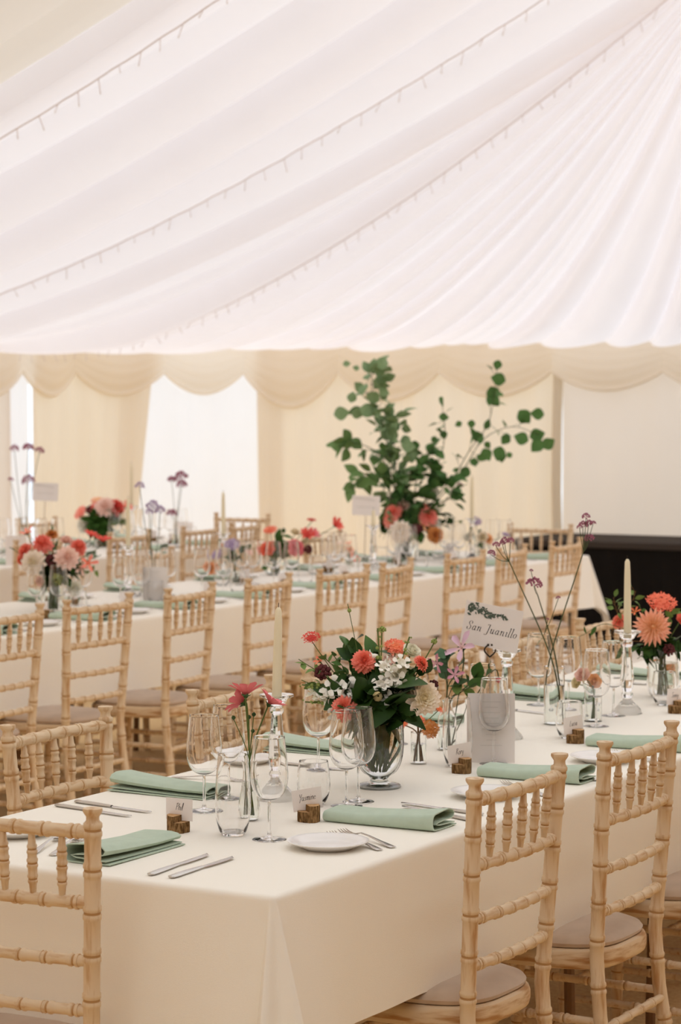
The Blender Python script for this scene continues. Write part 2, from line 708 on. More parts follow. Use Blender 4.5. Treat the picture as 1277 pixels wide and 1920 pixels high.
# swags of the valance along the eave
knots = [-95, 20, 125, 300, 455, 640, 830, 1045, 1250, 1460, 1670, 1880, 2090]
drops = [.16, .17, .16, .15, .25, .20, .17, .13, .13, .14, .15, .14]
ks = [s_of(k) if 0 <= k <= 1270 else None for k in knots]
ks[0], ks[1] = ks[2] - 1.25, ks[2] - .62
for i in range(4):
    ks[9 + i] = ks[8 + i] + .74
for i in range(len(ks) - 1):
    a, b = ks[i], ks[i + 1]
    m = M()
    rows = []
    ns, nz = 28, 22
    for q in range(ns + 1):
        t = q / ns
        s = lerp(a, b, t)
        p, nr = at_s(s)
        bot = 1.835 - drops[i] * 1.05 * math.sin(pi * t) ** .85
        top = EZ + .02 + .10 * max(0, 1 - abs(s - ks[1]) / 1.2) ** 1.5
        row = []
        for j in range(nz + 1):
            v = j / nz
            z = lerp(bot, top, v)
            bulge = .07 + .05 * math.sin(pi * t) * math.sin(pi * min(1, v * 1.1))
            fold = .010 * abs(math.sin(pi * (v * 5.0 + .35 * math.sin(pi * t)))) * (.4 + .6 * math.sin(pi * t)) * (1 - .5 * v)
            hem = .018 if j == 1 else 0
            w = p + nr * (bulge + fold + hem)
            row.append(Vector((w.x, w.y, z)))
        rows.append(row)
    m.grid(rows)
    tag(obj('valance_swag', m, 'swag_voile'), 'cream voile valance swag under the roof, %s counted from the stage end' % ORD[len(ks) - 2 - i], 'valance', 'cream swags along the eave')

# fairy light strings lying along the roof pleats
def fairy(target, t0, t1, label, seed):
    rr = random.Random(seed)
    best = None
    for k in range(1200):
        s = lerp(s_vis0 - 3, s_end, k / 1200)
        for t in [x / 30 for x in range(3, 29)]:
            g = roof(s, t)
            if depth(g) > 2:
                q = pix(g)
                e = math.hypot(q[0] - target[0], q[1] - target[1])
                if best is None or e < best[0]:
                    best = (e, s)
    j = max(k for k in range(len(folds)) if folds[k] <= best[1])
    s = lerp(folds[j], folds[j + 1], min(.72, max(.40, (best[1] - folds[j]) / (folds[j + 1] - folds[j]))))
    root = thing('fairy_light_string', label, 'fairy lights', roof(s, t0), 0, 'fairy lights on the roof lining')
    o = root.location
    path, tw, bl = [], M(), M()
    n = 150
    for i in range(n + 1):
        t = lerp(t0, t1, i / n)
        g = roof(s + .006 * math.sin(i * .9) + .005 * rr.uniform(-1, 1), t)
        path.append(g + Vector((0, 0, -.016)) - o)
        if i % 3 == 1:
            a = path[-1]
            d = Vector((rr.uniform(-.5, .5), rr.uniform(-.5, .5), -1)).normalized() * rr.uniform(.03, .06)
            tw.tube([a, a + d], .0022, 5)
            bl.tube([a + d, a + d * 1.0 + d.normalized() * .012], [.0035, .002], 6)
    obj('wire', M().tube(path, .0035, 5), 'wire_white', root)
    b = obj('twig_wire', tw, 'wire_white', root)
    b['kind'] = 'stuff'
    b = obj('bulb', bl, 'bulb_clear', root)
    b['kind'] = 'stuff'


fairy((170, 118), .02, .9, 'pale fairy light string under the beige roof panel edge', 1)
fairy((640, 232), .02, .95, 'pale fairy light string along the middle of the roof lining', 2)
fairy((640, 425), .02, .95, 'faint fairy light string low on the roof lining above the swags', 3)

# ------------------------------------------------------------------ stage at the far end
t = thing('stage', 'low black stage platform with pleated black skirt along the far wall', 'stage', (15.2, 2.2, 0))
m = M().box((-.42, -4.6, .66), (.42, 4.95, .705), 0, .006)
obj('platform_top', m, 'stage_top', t)
m = M()
rows = []
for i in range(420):
    y = lerp(-4.55, 4.9, i / 419)
    o = .014 * math.sin(y * 34) + .008 * math.sin(y * 13)
    rows.append([Vector((-.40 + o * (1 - .6 * z), y, lerp(0.005, .665, z))) for z in (0, .5, 1)])
m.grid(rows)
rows = []
for i in range(40):
    x = lerp(-.4, .4, i / 39)
    rows.append([Vector((x, 4.9 + .012 * math.sin(x * 34), lerp(.005, .665, z))) for z in (0, .5, 1)])
m.grid(rows)
obj('skirt', m, 'stage_black', t)


# ------------------------------------------------------------------ tables and their cloths
def make_table(name, u0, u1, v0, v1, label):
    n = max(1, round((u1 - u0) / 1.83))
    t = thing('trestle_table', label, 'table', ((u0 + u1) / 2, (v0 + v1) / 2, 0))
    hu, hv = (u1 - u0) / 2 - .012, (v1 - v0) / 2 - .012
    obj('tabletop', M().box((-hu, -hv, .722), (hu, hv, .750), 0, .006), 'table_wood', t)
    L = 2 * hu / n
    for k in range(n):
        c = -hu + L * (k + .5)
        for sx in (-1, 1):
            x = c + sx * (L / 2 - .28)
            m = M()
            for y in (-hv + .12, hv - .12):
                m.tube([(x, y, .722), (x + sx * .03, y, .0)], .014, 8)
            m.tube([(x + sx * .012, -hv + .12, .42), (x + sx * .012, hv - .12, .42)], .011, 8)
            obj('leg_frame', m, 'trestle_brown', t)
    return t


def make_cloth(u0, u1, v0, v1, label, seed, drop=.295):
    rr = random.Random(seed)
    cu, cv = (u0 + u1) / 2, (v0 + v1) / 2
    hu, hv = (u1 - u0) / 2, (v1 - v0) / 2
    ring = []                              # (x, y, outward, corner weight, corner angle)
    rc = .014

    def side(ax, ay, bx, by, nx, ny, n):
        for i in range(n):
            t = (i + .5) / n
            L = math.hypot(bx - ax, by - ay)
            ring.append((lerp(ax, bx, t), lerp(ay, by, t), nx, ny, 0, 0, t * L, L))

    def corner(cx, cy, a0, n=16):
        for i in range(n + 1):
            f = i / n
            a = a0 + f * pi / 2
            ring.append((cx + rc * math.cos(a), cy + rc * math.sin(a), math.cos(a), math.sin(a), math.sin(pi * f), f, 0, 1))
    nL, nS = int(hu * 2 / .05), int(hv * 2 / .05)
    side(-hu + rc, -hv, hu - rc, -hv, 0, -1, nL)
    corner(hu - rc, -hv + rc, -pi / 2)
    side(hu, -hv + rc, hu, hv - rc, 1, 0, nS)
    corner(hu - rc, hv - rc, 0)
    side(hu - rc, hv, -hu + rc, hv, 0, 1, nL)
    corner(-hu + rc, hv - rc, pi / 2)
    side(-hu, hv - rc, -hu, -hv + rc, -1, 0, nS)
    corner(-hu + rc, -hv + rc, pi)
    ph = [rr.uniform(0, 6) for _ in range(4)]
    rows = []
    er = .012
    levels = [(-1, 0), (0, 0), (.25, 0), (.5, 0), (.75, 0), (1, 0)] + [(1, d) for d in (.04, .09, .16, .26, .38, .5, .62, .74, .86, .94, 1.0)]
    for k, (b, d) in enumerate(levels):
        row = []
        for (x, y, nx, ny, cw, cf, sl, L) in ring:
            if b < 0:
                row.append(Vector((x - nx * .0135, y - ny * .0135, TZ)))
                continue
            ang = b * pi / 2
            out = er * math.sin(ang) - er
            z = TZ - er * (1 - math.cos(ang))
            dd = drop * (1 + .40 * cw ** 1.5)
            z -= d * (dd - er)
            flare = .012 * d + .004 * math.sin(sl * 9 + ph[0]) * d + .006 * math.sin(sl * 3.1 + ph[1]) * d
            if cw == 0:
                e = min(sl, L - sl)
                flare += .03 * d * math.exp(-e * 7) + .012 * d * math.sin(min(e, .5) * 2 * pi / .34) * math.exp(-e * 3)
            else:                          # the spare cloth stands out in a flat-faced fold at the corner
                flare += d * (.03 + .085 * min(1, cw * 1.6)) * (1 - .22 * math.sin(pi * cf) ** 6)
            row.append(Vector((x + nx * (out + flare), y + ny * (out + flare), z)))
        rows.append(row)
    m = M().grid(rows, 0, True)
    inner = rows[0]
    m.add(inner, [tuple(range(len(inner)))])
    o = obj('tablecloth', m, 'table_linen')
    o.location = (cu, cv, 0)
    return tag(o, label, 'tablecloth', 'ivory tablecloths')


TA = (3.717, 9.25, 2.2665, 3.2246)
TB = (5.45, 12.73, 5.637, 6.59)
TC = (5.6, 12.95, 7.95, 8.90)
make_table('a', *TA, 'long trestle table under the ivory cloth closest to the camera')
make_table('b', *TB, 'long trestle table under the middle ivory cloth')
make_table('c', *TC, 'long trestle table under the ivory cloth beside the curtain wall')
make_cloth(*TA, 'ivory cloth on the front table with the name sign', 1)
make_cloth(*TB, 'ivory cloth on the middle table with the tall greenery', 2)
make_cloth(*TC, 'ivory cloth on the back table beside the curtain wall', 3)


# ------------------------------------------------------------------ chairs
def turned(m, pts, r, rings, er=.0022, w=.0075, seg=12, taper=None):
    """a turned rod along a polyline with pairs of raised beads; the groove between the beads is darker"""
    pts = [Vector(p) for p in pts]
    L = [0]
    for a, b in zip(pts, pts[1:]):
        L.append(L[-1] + (b - a).length)

    def P(s):
        for i in range(len(pts) - 1):
            if s <= L[i + 1] or i == len(pts) - 2:
                return pts[i].lerp(pts[i + 1], (s - L[i]) / max(1e-9, L[i + 1] - L[i]))
    stops = [(0, 0, 0), (L[-1], 0, 0)]
    for l in L[1:-1]:
        stops.append((l, 0, 0))
    for g in rings:
        s = g * L[-1]
        for o, e, k in ((-1.7, 0, 0), (-1.3, 1, 0), (-.55, 1, 0), (-.28, .1, 1), (.28, .1, 1), (.55, 1, 0), (1.3, 1, 0), (1.7, 0, 0)):
            stops.append((s + o * w, e, k))
    stops = sorted(q for q in stops if 0 <= q[0] <= L[-1])
    path = [P(q[0]) for q in stops]
    rad = [(r if taper is None else r * taper(q[0] / L[-1])) + er * q[1] for q in stops]
    kk = [q[2] for q in stops]
    m.tube(path, rad, seg, 0, lambda i, j: 1 if kk[i] and kk[min(i + 1, len(kk) - 1)] else 0)
    return m


def make_chair():
    t = thing('chiavari_chair', 'x', 'chair')
    wd = ['limewash', 'limewash_groove']
    rl = ['limewash_rail', 'limewash_groove']

    def px(z):          # half width of the back at height z
        return lerp(.168, .1925, max(0, min(1, (z - .43) / .46)))

    def py(z):
        return .028 * (1 - max(0, min(1, (z - .43) / .47)))
    for sx in (-1, 1):
        m = M()
        path = [(sx * .183, -.035, 0), (sx * .176, -.005, .15), (sx * .17, .018, .30), (sx * px(.43), py(.43), .43), (sx * px(.6), py(.6), .60), (sx * px(.78), py(.78), .78), (sx * px(.887), py(.887), .887)]
        turned(m, path, .0158, [.10, .25, .41, .53, .625, .72, .81, .90, .985], .002, .0085, 16)
        c = (sx * px(.9), 0, .885)
        m.lathe([(.0158, 0), (.0125, .006), (.0122, .013), (.0165, .019), (.0185, .023), (.0180, .028), (.001, .0295)], 16, 0, c)
        obj('back_post', m, wd, t)

    def rail(z, name, rings, r=.0115):
        m = M()
        n = 14
        pts = [(lerp(-px(z), px(z), i / n), py(z) - .014 * math.sin(pi * i / n), z) for i in range(n + 1)]
        turned(m, pts, r, rings, .0022, .0075, 12)
        obj(name, m, rl, t)
    rail(.868, 'top_rail', [.10, .26, .42, .58, .74, .90], .0125)
    rail(.735, 'rail', [.10, .26, .42, .58, .74, .90], .0118)
    rail(.625, 'rail', [.1, .26, .42, .58, .74, .9], .0105)
    rail(.530, 'rail', [.1, .26, .42, .58, .74, .9], .0105)
    for i in range(5):
        f = (i + 1) / 6
        x0, x1 = lerp(-px(.735), px(.735), f), lerp(-px(.868), px(.868), f)
        yy = -.014 * math.sin(pi * f)
        m = M()
        turned(m, [(x0, py(.735) + yy, .742), (lerp(x0, x1, .5), py(.8) + yy, .80), (x1, py(.868) + yy, .862)], .0072, [.25, .5, .72], .0016, .0055, 10, lambda q: .78 + .5 * math.sin(pi * q))
        obj('spindle', m, wd, t)
    # seat
    def outline(k, n=48):
        pts = []
        for i in range(n):
            a = 2 * pi * i / n
            c, s_ = math.cos(a), math.sin(a)
            e = .62
            x = abs(c) ** e * (1 if c > 0 else -1)
            y = abs(s_) ** e * (1 if s_ > 0 else -1)
            hx = (.172 + .022 * (y + 1) / 2) * k
            pts.append((x * hx, .205 + y * .195 * k))
        return pts

    def stackup(levels, m):
        rows = [[Vector((x, y, z)) for x, y in outline(k)] for k, z in levels]
        m.grid(rows, 0, True)
        m.add(rows[0][::-1], [tuple(range(len(rows[0])))])
        m.add(rows[-1], [tuple(range(len(rows[-1])))])
        return m
    obj('seat_frame', stackup([(.94, .392), (.985, .398), (1, .408), (1, .424), (.985, .434), (.95, .438)], M()), 'limewash_frame', t)
    obj('seat_pad', stackup([(.90, .437), (.945, .441), (.96, .449), (.93, .457), (.84, .464), (.6, .469), (.3, .471)], M()), 'velvet_pad', t)
    for sx in (-1, 1):
        m = M()
        turned(m, [(sx * .160, .372, .395), (sx * .172, .385, 0)], .0155, [.12, .34, .58, .82], .002, .0085, 14)
        obj('leg', m, wd, t)

    def bar(a, b, rings, r=.0095):
        m = M()
        turned(m, [a, b], r, rings, .002, .007, 10)
        obj('stretcher', m, rl, t)
    for z in (.315, .20):
        bar((-.166, .378, z), (.166, .378, z), [.2, .4, .6, .8])
        for sx in (-1, 1):
            bar((sx * .172, .012 if z > .25 else -.002, z - .03), (sx * .167, .378, z - .03), [.25, .5, .75])
    bar((-.172, .01, .27), (.172, .01, .27), [.2, .4, .6, .8])
    return t


def chair(u, v, face, label, group, yaw=0):
    rz = {'+v': 0, '-v': pi, '+u': -pi / 2, '-u': pi / 2}[face] + math.radians(yaw)
    return put('chair', make_chair, (u, v, 0), rz, label, group)


g = 'chairs on the front table side toward the camera'
chair(4.434, 2.12, '+v', 'limewashed chair pushed in beside the cloth corner, back of plate and rolled napkin', g, -1)
chair(5.03, 2.105, '+v', 'limewashed chair second along the front table from its cloth corner', g)
chair(5.62, 2.10, '+v', 'limewashed chair third along the front table from its cloth corner', g)
chair(6.22, 2.11, '+v', 'limewashed chair fourth along the front table from its cloth corner', g)
for i, u in enumerate((6.84, 7.45, 8.06, 8.66)):
    chair(u, 2.11, '+v', 'limewashed chair %s along the front table from its cloth corner' % ORD[4 + i], g)
chair(3.575, 2.765, '+u', 'limewashed chair at the head of the front table', 'head chairs', 2)
for i, u in enumerate((4.596, 5.365, 5.94, 6.5, 7.08, 7.7)):
    chair(u, 3.40 - (i > 2) * .04, '-v', 'limewashed chair %s on the aisle side of the front table from its head' % ORD[i], 'chairs on the aisle side of the front table')
bu = [6.88, 7.438, 8.068, 8.668, 9.302, 9.80, 10.50, 11.02, 11.68]
by = [0, -2, 6, 5, -3, 9, 0, 6, 2]
for i, u in enumerate(bu):
    chair(u, 5.31, '+v', 'limewashed chair %s on the near side of the middle table from the stage end' % ORD[len(bu) - 1 - i], 'chairs on the near side of the middle table', by[i])
bf = [7.7, 8.5, 9.2, 9.95, 11.0, 11.67]
for i, u in enumerate(bf):
    chair(u, 6.80, '-v', 'limewashed chair %s on the far side of the middle table from the stage end' % ORD[len(bf) - 1 - i], 'chairs on the far side of the middle table', R.uniform(-4, 4))
chair(13.05, 6.10, '-u', 'limewashed chair at the stage end head of the middle table', 'head chairs', 3)
cu_ = [10.35, 11.2, 11.927, 12.42]
for i, u in enumerate(cu_):
    chair(u, 7.78, '+v', 'limewashed chair %s on the near side of the back table from the stage end' % ORD[len(cu_) - 1 - i], 'chairs on the near side of the back table', (0, 0, 2, 6)[i])
for i, u in enumerate((11.2, 12.144)):
    chair(u, 9.14, '-v', 'limewashed chair %s on the curtain side of the back table from the stage end' % ORD[1 - i], 'chairs on the curtain side of the back table')
chair(13.25, 8.32, '-u', 'limewashed chair at the head of the back table before the sheer window', 'head chairs', 3)

#PART2
# ------------------------------------------------------------------ tableware
def make_wine_glass():
    t = thing('wine_glass', 'x', 'wine glass')
    b = M()
    out = [(.004, .080), (.017, .0845), (.029, .094), (.0365, .110), (.0392, .128), (.0385, .148), (.0360, .174), (.0322, .210)]
    inn = [(r - .0011, z + .0012) for r, z in out[::-1]]
    inn[0] = (out[-1][0] - .0011, .210)
    b.lathe(dense([(.0005, .0795)] + out + [(.0317, .2105)] + inn[:-1] + [(.0005, .0835)]), 32)
    obj('bowl', b, 'glass', t)
    obj('stem', M().lathe(dense([(.0005, .0075), (.0055, .008), (.0034, .018), (.0031, .045), (.0034, .072), (.004, .0785), (.0005, .0792)]), 14), 'glass', t)
    obj('foot', M().lathe(dense([(.0005, .0002), (.0330, .0002), (.034, .0009), (.0335, .0018), (.024, .0032), (.010, .0058), (.0005, .0072)]), 32), 'glass', t)
    return t


def make_tall_glass():
    out = [(.0005, .0), (.022, .0005), (.0285, .010), (.0350, .034), (.0375, .062), (.0366, .095), (.0340, .132), (.0305, .168)]
    inn = [(r - .0013, z + (.006 if z < .03 else 0)) for r, z in out[::-1]]
    o = obj('tall_glass', M().lathe(dense(out + [(.0299, .1685)] + inn[:-1] + [(.0005, .007)]), 32), 'glass')
    return tag(o, 'x', 'glass')


def make_tumbler():
    out = [(.0005, 0), (.021, .0005), (.029, .010), (.0355, .028), (.0375, .048), (.0362, .070), (.0325, .097)]
    inn = [(r - .0013, z + (.005 if z < .02 else 0)) for r, z in out[::-1]]
    o = obj('water_tumbler', M().lathe(dense(out + [(.0319, .0975)] + inn[:-1] + [(.0005, .006)]), 32), 'glass')
    return tag(o, 'x', 'glass')


def make_plate():
    prof = [(.0005, .006), (.050, .006), (.056, .0075), (.0600, .0105), (.0745, .0150), (.0815, .0172), (.0828, .0168), (.0820, .0150), (.070, .0100), (.054, .0035), (.050, .0), (.046, .0), (.044, .0025), (.0005, .0028)]
    o = obj('side_plate', M().lathe(prof[::-1], 48), 'porcelain')
    return tag(o, 'x', 'plate')


def make_napkin():
    """linen folded into a flat band, the open loops showing at the guest's end (local -y)"""
    m = M()
    L, W = .265, .098
    sect = []
    n = 10

    def arc(cx, cz, r, a0, a1, k):
        return [(cx + r * math.cos(lerp(a0, a1, i / k)), cz + r * math.sin(lerp(a0, a1, i / k))) for i in range(k + 1)]
    # cross section (x across, z up) of the folded strip: bottom flap, up round one side, across, round the other, tucked in
    h = 1.0
    sect = [(W * .62, .10), (0, .06), (-W * .40, .08)] + arc(-W * .42, .50, .42, -pi / 2, -3 * pi / 2, 8)[0:0]
    left = [(-W / 2 + .012 - .012 * math.sin(a) * 1.0, .5 - .42 * math.cos(a)) for a in (pi * i / 8 for i in range(9))]
    sect = [(W * .60, .10), (W * .3, .07), (0, .06)] + left + [(0, 1.0), (W * .25, 1.02), (W * .42, .92)] + \
           [(W * .50, .74), (W * .46, .56), (W * .36, .48), (W * .1, .50), (-W * .2, .46), (-W * .34, .40), (-W * .2, .30), (W * .1, .27), (W * .52, .24)]
    rows = []
    ny = 16
    for j in range(ny + 1):
        f = j / ny
        hh = lerp(.040, .024, min(1, f * 1.4)) * (1 - .05 * math.sin(f * 5))
        th = .0011
        pts = []
        for i, (x, z) in enumerate(sect):
            a = sect[max(i - 1, 0)]
            b = sect[min(i + 1, len(sect) - 1)]
            dx, dz = b[0] - a[0], (b[1] - a[1]) * hh
            q = math.hypot(dx, dz) or 1
            pts.append((x, z * hh, -dz / q, dx / q))
        o1 = [Vector((x + nx * th, -L / 2 + L * f, max(.0008, z + nz * th))) for x, z, nx, nz in pts]
        o2 = [Vector((x - nx * th, -L / 2 + L * f, max(.0004, z - nz * th))) for x, z, nx, nz in pts[::-1]]
        rows.append(o1 + o2)
    m.grid(rows, 0, True)
    k = len(rows[0])
    hf = k // 2
    for r in (rows[0], rows[-1]):
        m.add(r, [(i, i + 1, k - 2 - i, k - 1 - i) for i in range(hf - 1)])
    o = obj('folded_napkin', m, 'sage_linen')
    return tag(o, 'x', 'napkin')


def make_knife():
    t = thing('table_knife', 'x', 'cutlery')
    m = M()
    rows = []
    for y, w, h in ((-.112, .004, .003), (-.110, .0075, .005), (-.09, .0085, .0062), (-.04, .0065, .0060), (-.012, .0050, .0052), (.0, .0045, .0042)):
        rows.append([Vector((w * math.cos(a), y, .004 + h * .6 * math.sin(a))) for a in (2 * pi * i / 12 for i in range(12))])
    m.grid(rows, 0, True)
    m.add(rows[0], [tuple(range(12))])
    obj('handle', m, 'steel', t)
    m = M()
    rows = []
    for y, a, b in ((-.002, -.0045, .0045), (.012, -.006, .0075), (.05, -.006, .0088), (.085, -.0062, .0088), (.106, -.006, .0060), (.114, -.0055, -.001), (.116, -.005, -.004)):
        rows.append([Vector((a, y, .0045)), Vector(((a + b) / 2, y, .0056)), Vector((b, y, .0040)), Vector(((a + b) / 2, y, .0030))])
    m.grid(rows, 0, True)
    obj('blade', m, 'steel', t)
    return t


def make_fork():
    t = thing('table_fork', 'x', 'cutlery')
    m = M()
    rows = []
    for y, w, z in ((-.105, .0045, .002), (-.103, .0085, .0022), (-.085, .0090, .0030), (-.05, .0055, .0060), (-.01, .0030, .0100), (.022, .0028, .0110), (.034, .0050, .0085), (.044, .0110, .0050), (.056, .0125, .0030)):
        rows.append([Vector((w * math.cos(a), y, z + .0013 * math.sin(a) + .0008)) for a in (2 * pi * i / 10 for i in range(10))])
    m.grid(rows, 0, True)
    m.add(rows[0], [tuple(range(10))])
    m.add(rows[-1], [tuple(range(10))])
    obj('handle', m, 'steel', t)
    for i in range(4):
        x = -.0102 + i * .0068
        q = M().tube([(x, .053, .0034), (x, .070, .0028), (x * .95, .088, .0045), (x * .92, .100, .0085)], [.0018, .0016, .0014, .0006], 6)
        obj('tine', q, 'steel', t)
    return t


def make_log(flip=1):
    """short bark-covered piece of branch with a step cut away and a slot for a card"""
    t = thing('log_card_holder', 'x', 'card holder')
    rr = random.Random(5)
    N = 28
    rad = [.0235 + .0016 * math.sin(3 * a + 1) + .0009 * math.sin(7 * a) + .0007 * rr.uniform(-1, 1) for a in (2 * pi * i / N for i in range(N))]

    def poly(cut, side):
        pts = []
        for i in range(N):
            a = 2 * pi * i / N
            x, y = rad[i] * math.cos(a), rad[i] * math.sin(a)
            if side > 0:
                x = max(x, cut)
            else:
                x = min(x, cut)
            pts.append((x, y))
        return pts
    for part, hgt in ((0, .036), (1, .0225), (2, .0235)):
        p = poly(-.006, -1 if part == 2 else 1)
        if part < 2:
            sy = -.006 * flip
            p = [(x, (max(y, sy) if (part == 0) == (flip > 0) else min(y, sy))) for x, y in p]
        m = M()
        rows = [[Vector((x * k, y * k, z)) for x, y in p] for z, k in ((0, .985), (.002, 1), (hgt * .5, 1.01), (hgt - .001, 1), (hgt, .975))]
        m.grid(rows, 0, True)
        m.add(rows[0][::-1], [tuple(range(N))], 0)
        m.add(rows[-1], [tuple(range(N))], 1)
        obj('bark_block', m, ['bark', 'cut_wood'], t, smooth=False)
    return t


def make_candlestick():
    t = thing('glass_candlestick', 'x', 'candlestick')
    seg = 8
    p = [(.0005, 0), (.044, 0), (.0445, .004), (.040, .012), (.024, .030), (.014, .040), (.0125, .046), (.017, .052), (.017, .058), (.0125, .064), (.016, .075), (.0195, .095), (.0185, .115), (.0155, .150), (.0125, .182), (.0115, .192), (.016, .199), (.016, .206), (.012, .211)]
    obj('stem', M().lathe(p + [(.0005, .212)], 12), 'glass', t, smooth=False)
    c = [(.0005, .2121), (.012, .212), (.020, .219), (.025, .229), (.034, .232), (.039, .2345), (.0385, .238), (.022, .2365), (.0135, .235), (.0130, .219), (.0005, .2185)]
    obj('candle_cup', M().lathe(dense(c), 28), 'glass', t)
    return t


def make_candle(h=.225, tilt=0):
    t = thing('taper_candle', 'x', 'candle')
    r = [(.0005, 0), (.0108, 0), (.0112, .004), (.0105, h * .4), (.0088, h * .8), (.0072, h * .965), (.0050, h * .985), (.0030, h), (.0005, h)]
    obj('wax', M().lathe(r, 18), 'candle_wax', t)
    obj('wick', M().tube([(0, 0, h - .001), (.0006, .0004, h + .005), (.002, .001, h + .010)], .0008, 5), 'wick', t)
    return t


def vase(name, prof, th, loc, label, cat='vase', water=None, seg=32, glass='glass', fn=None):
    t = thing(name, label, cat, loc)
    out = prof
    inn = [(max(.0006, r - th), z) for r, z in out[::-1]]
    base = out[0][1]
    floor_ = base + max(.004, th * 1.5)
    inn = [q for q in inn if q[1] > floor_] + [(max(.001, out[1][0] - th), floor_), (.0005, floor_)]
    m = M().lathe(dense([(.0005, base)] + out + [(out[-1][0] - th / 2, out[-1][1] + th * .3)] + inn), seg, fn=fn)
    obj('glass_body', m, glass, t)
    if water:
        w = [q for q in inn[::-1] if q[1] <= water]
        rt = w[-1][0]
        wm = [(.0005, floor_ + .0006)] + [(max(.0008, r - .0004), z + .0006) for r, z in w[1:]] + [(rt - .0004, water), (.0005, water)]
        obj('water', M().lathe(wm, seg), 'water', t)
    return t


# ------------------------------------------------------------------ handwriting and print, as ink lying on the paper
GL = {  # pen strokes of single letters on a unit x-height grid: lists of polylines, then advance
    'P': ([[(.15, 0), (.3, 1.9)], [(.1, 1.7), (.5, 1.95), (.8, 1.6), (.65, 1.15), (.25, 1.0)]], .8),
    'h': ([[(.1, 0), (.3, 1.9)], [(.15, .6), (.4, 1), (.6, .8), (.55, 0)]], .75),
    'i': ([[(.15, 1), (.12, .1), (.25, 0)], [(.2, 1.45), (.23, 1.5)]], .4),
    'l': ([[(.1, 0), (.35, 1.9), (.2, 1.9), (.12, .2), (.3, 0)]], .45),
    'Y': ([[(.05, 1.9), (.25, 1.2), (.45, 1.1)], [(.7, 1.9), (.2, -.5)]], .75),
    'a': ([[(.6, .9), (.3, 1), (.08, .5), (.2, .02), (.5, .3), (.6, .95), (.58, .1), (.75, 0)]], .8),
    's': ([[(.5, .95), (.2, .85), (.4, .45), (.35, .05), (.05, .1)]], .6),
    'm': ([[(.08, .95), (.1, 0)], [(.1, .6), (.3, 1), (.42, .8), (.42, 0)], [(.42, .6), (.65, 1), (.78, .8), (.78, .1), (.92, 0)]], .98),
    'n': ([[(.1, .95), (.1, 0)], [(.1, .55), (.38, 1), (.55, .8), (.55, .1), (.7, 0)]], .74),
    'e': ([[(.08, .5), (.5, .6), (.4, .95), (.12, .75), (.12, .2), (.35, 0), (.6, .2)]], .65),
    'R': ([[(.15, 0), (.3, 1.9)], [(.05, 1.6), (.5, 1.95), (.75, 1.6), (.3, 1.05), (.8, 0)]], .9),
    'o': ([[(.4, .98), (.1, .7), (.12, .15), (.42, .02), (.6, .4), (.5, .9), (.38, .98)]], .7),
    'r': ([[(.1, .95), (.12, 0)], [(.12, .6), (.3, .95), (.5, .9)]], .55),
    'y': ([[(.08, 1), (.15, .3), (.45, .25)], [(.6, 1), (.35, -.5), (.1, -.7)]], .7),
    'L': ([[(.3, 1.9), (.12, .1), (.7, .05)]], .75),
    'u': ([[(.08, .95), (.12, .2), (.35, .02), (.55, .4)], [(.58, .95), (.58, .1), (.72, 0)]], .76),
    'c': ([[(.5, .85), (.3, 1), (.08, .5), (.25, .02), (.55, .15)]], .6),
    'S': ([[(.75, 1.7), (.45, 1.95), (.15, 1.6), (.6, .9), (.6, .2), (.3, 0), (.02, .25)]], .9),
}
SERIF = {  # upright print forms on x-height 1, sheared into italics; stroke weight follows direction
    'S': ([[(.86, 1.35), (.82, 1.75), (.55, 1.92), (.26, 1.8), (.2, 1.45), (.42, 1.12), (.72, .86), (.84, .5), (.72, .12), (.42, -.02), (.14, .12), (.08, .55)]], 1.02),
    'a': ([[(.66, .98), (.66, .2), (.74, .02), (.9, .12)], [(.66, .72), (.5, .98), (.26, .92), (.1, .6), (.12, .18), (.3, 0), (.5, .14), (.66, .44)]], .92),
    'n': ([[(.02, .86), (.14, .98), (.18, .9), (.18, 0)], [(.18, .6), (.38, .92), (.6, .98), (.7, .82), (.7, .16), (.8, 0), (.94, .12)]], .98),
    'J': ([[(.3, 1.7), (.4, 1.88), (.95, 1.86)], [(.78, 1.86), (.76, .1), (.62, -.42), (.34, -.52), (.2, -.36)]], 1.02),
    'u': ([[(.02, .86), (.14, .98), (.2, .9), (.2, .24), (.34, 0), (.56, .12), (.7, .42)], [(.7, .98), (.7, .18), (.8, 0), (.94, .12)]], .98),
    'i': ([[(.02, .86), (.14, .98), (.2, .9), (.2, .16), (.3, 0), (.44, .12)], [(.18, 1.42), (.26, 1.42)]], .48),
    'l': ([[(.06, 1.86), (.2, 1.92), (.2, .16), (.3, 0), (.44, .12)]], .48),
    'o': ([[(.42, .98), (.2, .86), (.1, .5), (.2, .12), (.42, 0), (.62, .12), (.72, .5), (.62, .86), (.42, .98)]], .84),
}


